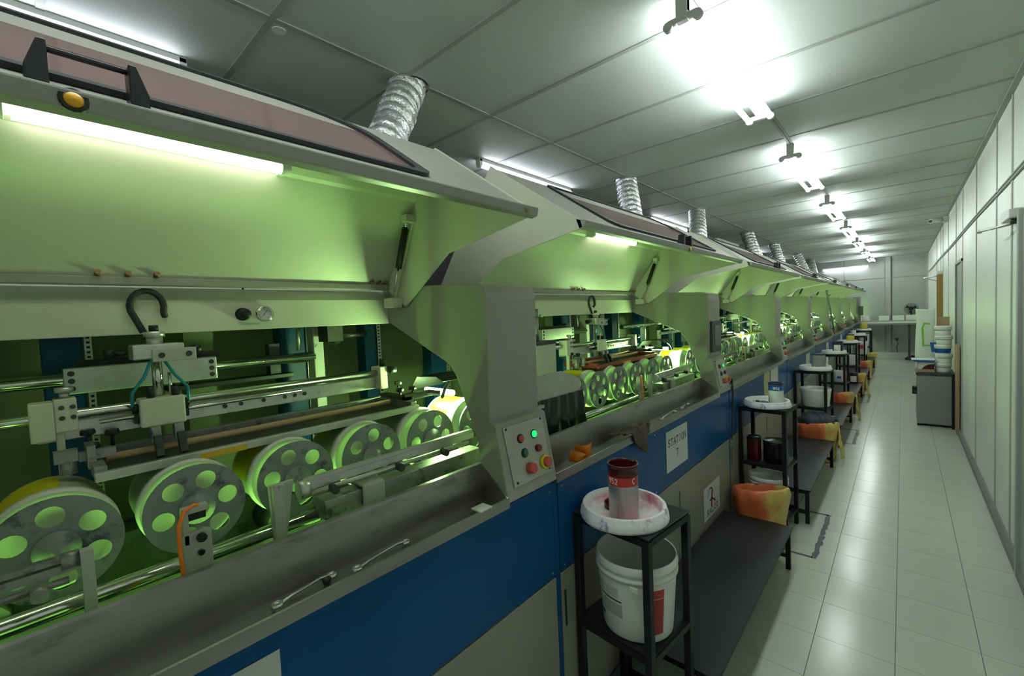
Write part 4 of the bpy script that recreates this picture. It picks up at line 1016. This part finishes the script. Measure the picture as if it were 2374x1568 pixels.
# orange broken cup
r = empty('orange_cup', -.915, 1.37, 1.006); tag(r, 'broken orange plastic cup in the tray beside the control panel', 'cup')
def shell(c, R, a0, a1, h, tilt):
    q = g(); n = 10; v = []
    for i in range(n+1):
        a = a0+(a1-a0)*i/n
        for jj in range(4):
            t = jj/3; rr = R*(.75+.3*t); p = Vector((rr*math.cos(a), rr*math.sin(a), h*t)); p.rotate(Matrix.Rotation(tilt, 3, 'X')); v.append((c[0]+p.x, c[1]+p.y, c[2]+p.z))
    q.add(v, [(i*4+jj, (i+1)*4+jj, (i+1)*4+jj+1, i*4+jj+1) for i in range(n) for jj in range(3)], True)
    o = q.build('cup_wall', 'orange', r); m_ = o.modifiers.new('thick', 'SOLIDIFY'); m_.thickness = .002
shell((-.915, 1.405, 1.012), .034, -2.2, .9, .062, .15)
shell((-.910, 1.335, 1.010), .030, -2.6, .6, .040, -.5)
# brown rag lying in the tray and over its lip
q = g(); nu, nv = 46, 60; v = []
rr_ = random.Random(5); RP = [(rr_.uniform(-90, 90), rr_.uniform(-60, 60), rr_.uniform(0, 6), rr_.uniform(.003, .007)) for _ in range(6)]
def rag(x, y):
    if x < -.972: b0 = 1.118
    elif x < -.955: b0 = 1.118-(x+.972)/.017*.10
    elif x < -.885: b0 = 1.012+(x+.955)*.15
    elif x < -.866: b0 = 1.022+(x+.885)*.7
    else: b0 = 1.036-(x+.866)*3.0
    f = sum(am*abs(math.sin(fx*x+fy*y+p_)) for fx, fy, p_, am in RP)
    return b0+.006+f*(1 if x < -.87 else .4)
for i in range(nu+1):
    for jj in range(nv+1):
        u = i/nu-.5; w_ = jj/nv-.5
        x = -.892+.125*u+.02*w_; y = 1.76+.28*w_+.05*u
        z = rag(x, y); xo = x
        if x > -.866: xo = -.866+(x+.866)*.30+.004*math.sin(y*60)
        v.append((xo, y+.010*math.sin(u*14+w_*9), z))
def inside(i, jj):
    u = i/nu-.5; w_ = jj/nv-.5; a = math.atan2(w_, u)
    return math.hypot(u, w_) < .44+.05*math.sin(5*a+1)+.03*math.sin(9*a)
q.add(v, [(i*(nv+1)+jj, (i+1)*(nv+1)+jj, (i+1)*(nv+1)+jj+1, i*(nv+1)+jj+1) for i in range(nu) for jj in range(nv) if inside(i+.5, jj+.5)], True)
o = q.build('brown_rag', 'brown'); tag(o, 'crumpled brown rag lying over the tray edge of the second station', 'rag'); m_ = o.modifiers.new('thick', 'SOLIDIFY'); m_.thickness = .004

# pole leaning between a far hood and tray
o = g().box(-.88, -.855, 0, .03, 0, 1) if False else g().cyl((-.875, 9.30, 1.03), (-.82, 7.75, 1.745), .014, 10)
tag(o.build('prop_pole', 'grey_box'), 'slanting pole propping up the hood of a far station', 'pole')
o = g().tube([(-.885, 3.172, 1.02), (-.862, 3.17, 1.08), (-.862, 3.18, .98), (-.872, 3.18, .70), (-.872, 3.17, .664)], .006, 8); tag(o.build('cable', 'black_rub'), 'black cable hanging from the second control panel', 'cable')

# ------------------------------------------------------------------ floor marking tape
for n_, (yy0, yy1) in enumerate(((3.14, 3.87), (6.0, 6.7), (8.6, 9.4))):
    q = g(); tr_ = random.Random(n_+4); ej = [(tr_.uniform(-.005, .005), tr_.uniform(-.007, .007)) for _ in range(25)]
    for a in range(24):
        y = yy0+(yy1-yy0)*a/24; q.add([(-.425+ej[a][0], y, .001), (-.395+ej[a][1], y, .001), (-.395+ej[a+1][1], y+(yy1-yy0)/24, .001), (-.425+ej[a+1][0], y+(yy1-yy0)/24, .001)], [(0, 1, 2, 3)])
    q.box(-.62, -.41, yy1-.02, yy1+.004, .0002, .001).box(-.56, -.42, yy0, yy0+.022, .0002, .001)
    o = q.build('floor_marking', 'floor_tape'); tag(o, ['worn dark tape outline on the floor by the second stand', 'worn dark tape outline on the floor by the third bench', 'worn dark tape outline on the floor by the fourth bench'][n_], 'tape')

# ------------------------------------------------------------------ right wall fittings
for dz in (0, -.022):
    o = g().tube([(XR-.008, Y, 2.275-.006*(Y-3.6)*.35+dz+.006*math.sin(Y*1.3)) for Y in [Y0R+.1+.6*i for i in range(29)]], .006, 6).build('wall_cable', 'seam'); tag(o, 'upper grey cable run along the right wall' if dz == 0 else 'lower grey cable run along the right wall', 'cable')
r = empty('door_closer', XR, 3.80, 2.0); tag(r, 'grey door closer with arm on the right wall near the camera', 'door closer')
g().prism([(3.64, 1.985), (3.64, 2.035), (3.90, 2.045), (3.945, 2.03), (3.945, 2.0), (3.90, 1.985)], XR-.055, XR-.001, 'x').build('closer_body', 'white_metal', r, bevel=.006)
g().cyl((XR-.03, 3.70, 1.955), (XR-.03, 3.70, 1.99), .014, 12).build('pivot', 'dark_steel', r)
g().box(-.006, .006, 0, .30, 0, .012)
A = Vector((XR-.03, 3.74, 1.962)); B = Vector((.375, 4.20, 1.985))
g().cyl(A, B, .008, 8).cyl(B+Vector((0, 0, -.012)), B+Vector((0, 0, .010)), .012, 10).build('closer_arm', 'alu', r)
r = empty('door_closer', XR, 10.2, 1.97); tag(r, 'door closer with arms above the brown door', 'door closer')
g().box(XR-.07, XR, 10.08, 10.35, 1.955, 2.01).build('closer_body', 'white_metal', r, bevel=.008)
g().cyl((XR-.04, 10.3, 1.945), (.28, 10.7, 1.935), .009, 8).build('closer_arm', 'alu', r); g().cyl((XR-.02, 10.9, 1.87), (.28, 10.7, 1.935), .009, 8).build('closer_arm', 'alu', r)
r = empty('security_camera', .38, 9.0, 2.69); tag(r, 'small white bullet camera under the ceiling by the right wall', 'camera')
g().box(XR-.05, XR-.001, 8.94, 9.06, 2.66, ZC-.013).build('mount', 'white_metal', r, bevel=.004)
g().cyl((XR-.05, 9.0, 2.70), (.30, 8.80, 2.675), .030, 18).build('camera_body', 'plastic_w', r); g().cyl((.301, 8.802, 2.675), (.295, 8.789, 2.674), .020, 14).build('lens', 'ink_black', r)

# ------------------------------------------------------------------ cabinet and what stands on it
r = empty('grey_cabinet', .30, 7.5); tag(r, 'low grey cabinet against the right wall', 'cabinet')
g().box(.130, .452, 7.31, 7.78, .03, .630).build('cabinet_body', 'grey_box', r, bevel=.004)
g().box(.118, .462, 7.30, 7.80, .630, .662).build('cabinet_top', 'dark_steel', r, bevel=.003)
for x, y in ((.440, 7.27), (.14, 7.33), (.14, 7.76)): g().box(x-.010, x+.020, y-.008, y+.02, 0, .66 if x > .3 else .05).build('leg', 'black_paint', r)
g().prism([(7.40, .43), (7.40, .47), (7.50, .47), (7.50, .36)], .085, .130, 'x').build('handle', 'black', r, bevel=.003)
z = .663
bb = ['open-topped lowest white tub of the stack on the grey cabinet', 'second white tub from the bottom of the stack', 'white tub with a wide blue band in the stack', 'second white tub from the top of the stack', 'topmost white tub of the stack on the grey cabinet']
for i in range(5):
    bx = .366+(.005 if i % 2 else -.004)
    b_ = empty('stacked_tub', bx, 7.44, z); tag(b_, bb[i], 'tub', 'tubs stacked on the grey cabinet')
    g().lathe([(0, 0), (.064, 0), (.066, .004), (.070, .070), (0, .070)], (bx, 7.44, z), 40).build('tub_wall', 'plastic_w', b_)
    g().lathe([(.071, .066), (.0775, .066), (.0785, .080), (.076, .084), (.0785, .088), (.0775, .110), (.070, .1115), (0, .1115)], (bx, 7.44, z), 40).build('tub_lid', 'plastic_w', b_)
    if i == 2: g().lathe([(.0678, .012), (.0712, .062)], (bx, 7.44, z), 32).build('blue_band', 'blue_label', b_)
    z += .1125
o = g().box(.135, .285, 7.36, 7.58, .663, .785).build('cardboard_carton', 'cardboard', bevel=.002); tag(o, 'small printed cardboard carton on the grey cabinet', 'box')
g().box(.137, .283, 7.3585, 7.36, .70, .783).build('carton_print', 'plastic_w', o); g().prism([(.17, .70), (.20, .74), (.235, .76), (.283, .765), (.283, .70)], 7.357, 7.3585, 'y').build('carton_picture', 'ink_red', o)
o = g().prism([(.075, .8135), (.295, .8135), (.285, .790), (.11, .790)], 7.33, 7.60).build('blue_tray', 'blue_label', bevel=.002); tag(o, 'pale blue flat tray on top of the cardboard carton', 'tray')
g().box(.078, .292, 7.332, 7.598, .8136, .816).build('tray_liner', 'plastic_w', o)
o = g().prism([(.265, .90), (.30, .90), (.31, 1.02), (.25, 1.02)], 7.50, 7.53).build('blue_bag', 'blue_label'); tag(o, 'blue plastic corner showing behind the tub stack', 'bag')
# woven sack
q = g(); v = []; nz_, na = 14, 28
for i in range(nz_+1):
    t = i/nz_; z_ = .0+1.405*t
    for j_ in range(na):
        a = 2*PI*j_/na; ca, sa_ = math.cos(a), math.sin(a)
        wx = .085*(1+.10*t)+.008*math.sin(3*a+t*9); wy = .16*(1-t*.8)+.006*math.sin(2*a+t*12)
        sg = lambda c: math.copysign(abs(c)**.6, c)
        v.append((.212+wx*sg(ca)+.012*t, 8.15+wy*sg(sa_), z_+(.03*abs(ca)*t**6)))
q.add(v, [(i*na+j_, i*na+(j_+1) % na, (i+1)*na+(j_+1) % na, (i+1)*na+j_) for i in range(nz_) for j_ in range(na)], True); q.add([v[-na+j_] for j_ in range(na)], [tuple(range(na))])
o = q.build('woven_sack', 'sack'); tag(o, 'tall white woven sack with green print behind the grey cabinet', 'sack')
q = g()
def fs(u, v_): return (.14+u, 7.985+.102*v_/1.0-.012-.002, .90+v_)
for pl, w_ in (([(.125, .33), (.075, .34), (.055, .28), (.06, .12), (.062, .04)], .022), ([(.062, .045), (.145, .045)], .018)): stroke(q, pl, w_, fs)
q.build('green_print', 'green_p', o)
o = g().box(.35, .47, 8.32, 8.34, 0, 1.31).build('chipboard_sheet', 'cardboard'); tag(o, 'upright light brown board leaning behind the sack', 'board')
o = g().box(.455, .478, 7.02, 7.26, 0, 1.02).build('timber_board', 'cardboard'); tag(o, 'narrow light brown board against the right wall beside the tub stack', 'board')

# ------------------------------------------------------------------ far end: shelf table, boxes, fan
r = empty('work_table', -.3, 15.4); tag(r, 'long grey table against the back wall', 'table')
g().box(-1.0, .45, 15.15, 15.60, .93, 1.04).build('tabletop', 'grey_box', r, bevel=.004); g().box(-1.0, .45, 15.14, 15.16, .97, 1.02).build('front_edge', 'white_metal', r)
for x in (-.95, .10, .42): g().box(x, x+.045, 15.2, 15.245, 0, .93).build('leg', 'dark_steel', r)
for i, (a, b) in enumerate(((-.843, -.658), (-.479, -.267), (-.207, .024), (.057, .30))):
    o = g().prism([(a, 1.041), (b, 1.041), (b-.02 if i == 0 else b, 1.165), (a+.02 if i == 0 else a, 1.165)], 15.22, 15.48).build('white_tray', 'plastic_w', bevel=.004)
    tag(o, ['leftmost white box on the far table', 'second white box from the left on the far table', 'third white box on the far table', 'rightmost white box on the far table'][i], 'box', 'white boxes on the far table')
r = empty('desk_fan', .16, 15.53, 1.04); tag(r, 'black desk fan behind the white boxes at the back wall', 'fan')
q = g()
for i in range(28):
    a = PI*i/14
    q.cyl((.16+.02*math.cos(a), 15.56, 1.33+.02*math.sin(a)), (.16+.14*math.cos(a), 15.53, 1.33+.14*math.sin(a)), .0022, 5)
for rr in (.14, .105, .07): q.tube([(.16+rr*math.cos(2*PI*i/32), 15.53+.03*(1-rr/.14), 1.33+rr*math.sin(2*PI*i/32)) for i in range(33)], .004, 6)
q.build('guard', 'black', r); g().cyl((.16, 15.57, 1.33), (.16, 15.62, 1.33), .05, 16).build('motor', 'black', r); g().cyl((.16, 15.59, 1.05), (.16, 15.59, 1.30), .014, 10).build('stem', 'black', r); g().cyl((.16, 15.58, 1.041), (.16, 15.58, 1.06), .09, 24).build('base', 'black', r)
for i in range(3):
    a = 2*PI*i/3+.4; g().prism([(.16+.02*math.cos(a), 1.33+.02*math.sin(a)), (.16+.12*math.cos(a-.3), 1.33+.12*math.sin(a-.3)), (.16+.12*math.cos(a+.4), 1.33+.12*math.sin(a+.4))], 15.552, 15.556).build('blade', 'black', r)
r = empty('wall_socket', -.12, Y1R-.02, .52); tag(r, 'wall socket with cables under the far table', 'socket')
g().box(-.15, -.09, Y1R-.03, Y1R-.001, .49, .55).build('socket_box', 'dark_steel', r); g().tube([(-.12, Y1R-.02, .49), (-.10, Y1R-.02, .40), (-.13, Y1R-.02, .30), (-.11, Y1R-.02, .17)], .006, 6).build('cord', 'black_rub', r); g().box(-.22, -.15, Y1R-.02, Y1R-.001, .515, .525).build('conduit', 'seam', r)
o = g().lathe([(.12, .002), (.13, .05), (.07, .10), (0, .12)], (.18, 15.35, 0), 24, wob=lambda a, h: 1+.3*math.sin(2*a)+.1*math.sin(7*a)); tag(o.build('black_heap', 'black_rub'), 'black heap on the floor beneath the far table', 'waste')
r = empty('far_cabinet', -.95, 15.32); tag(r, 'grey switch box on a post at the end of the machine row', 'machine')
g().box(-1.02, -.86, 15.2, 15.36, 1.041, 1.72).build('post', 'grey_box', r, bevel=.02); g().box(-.90, -.80, 15.185, 15.2, 1.20, 1.45).build('front_plate', 'dark_steel', r)
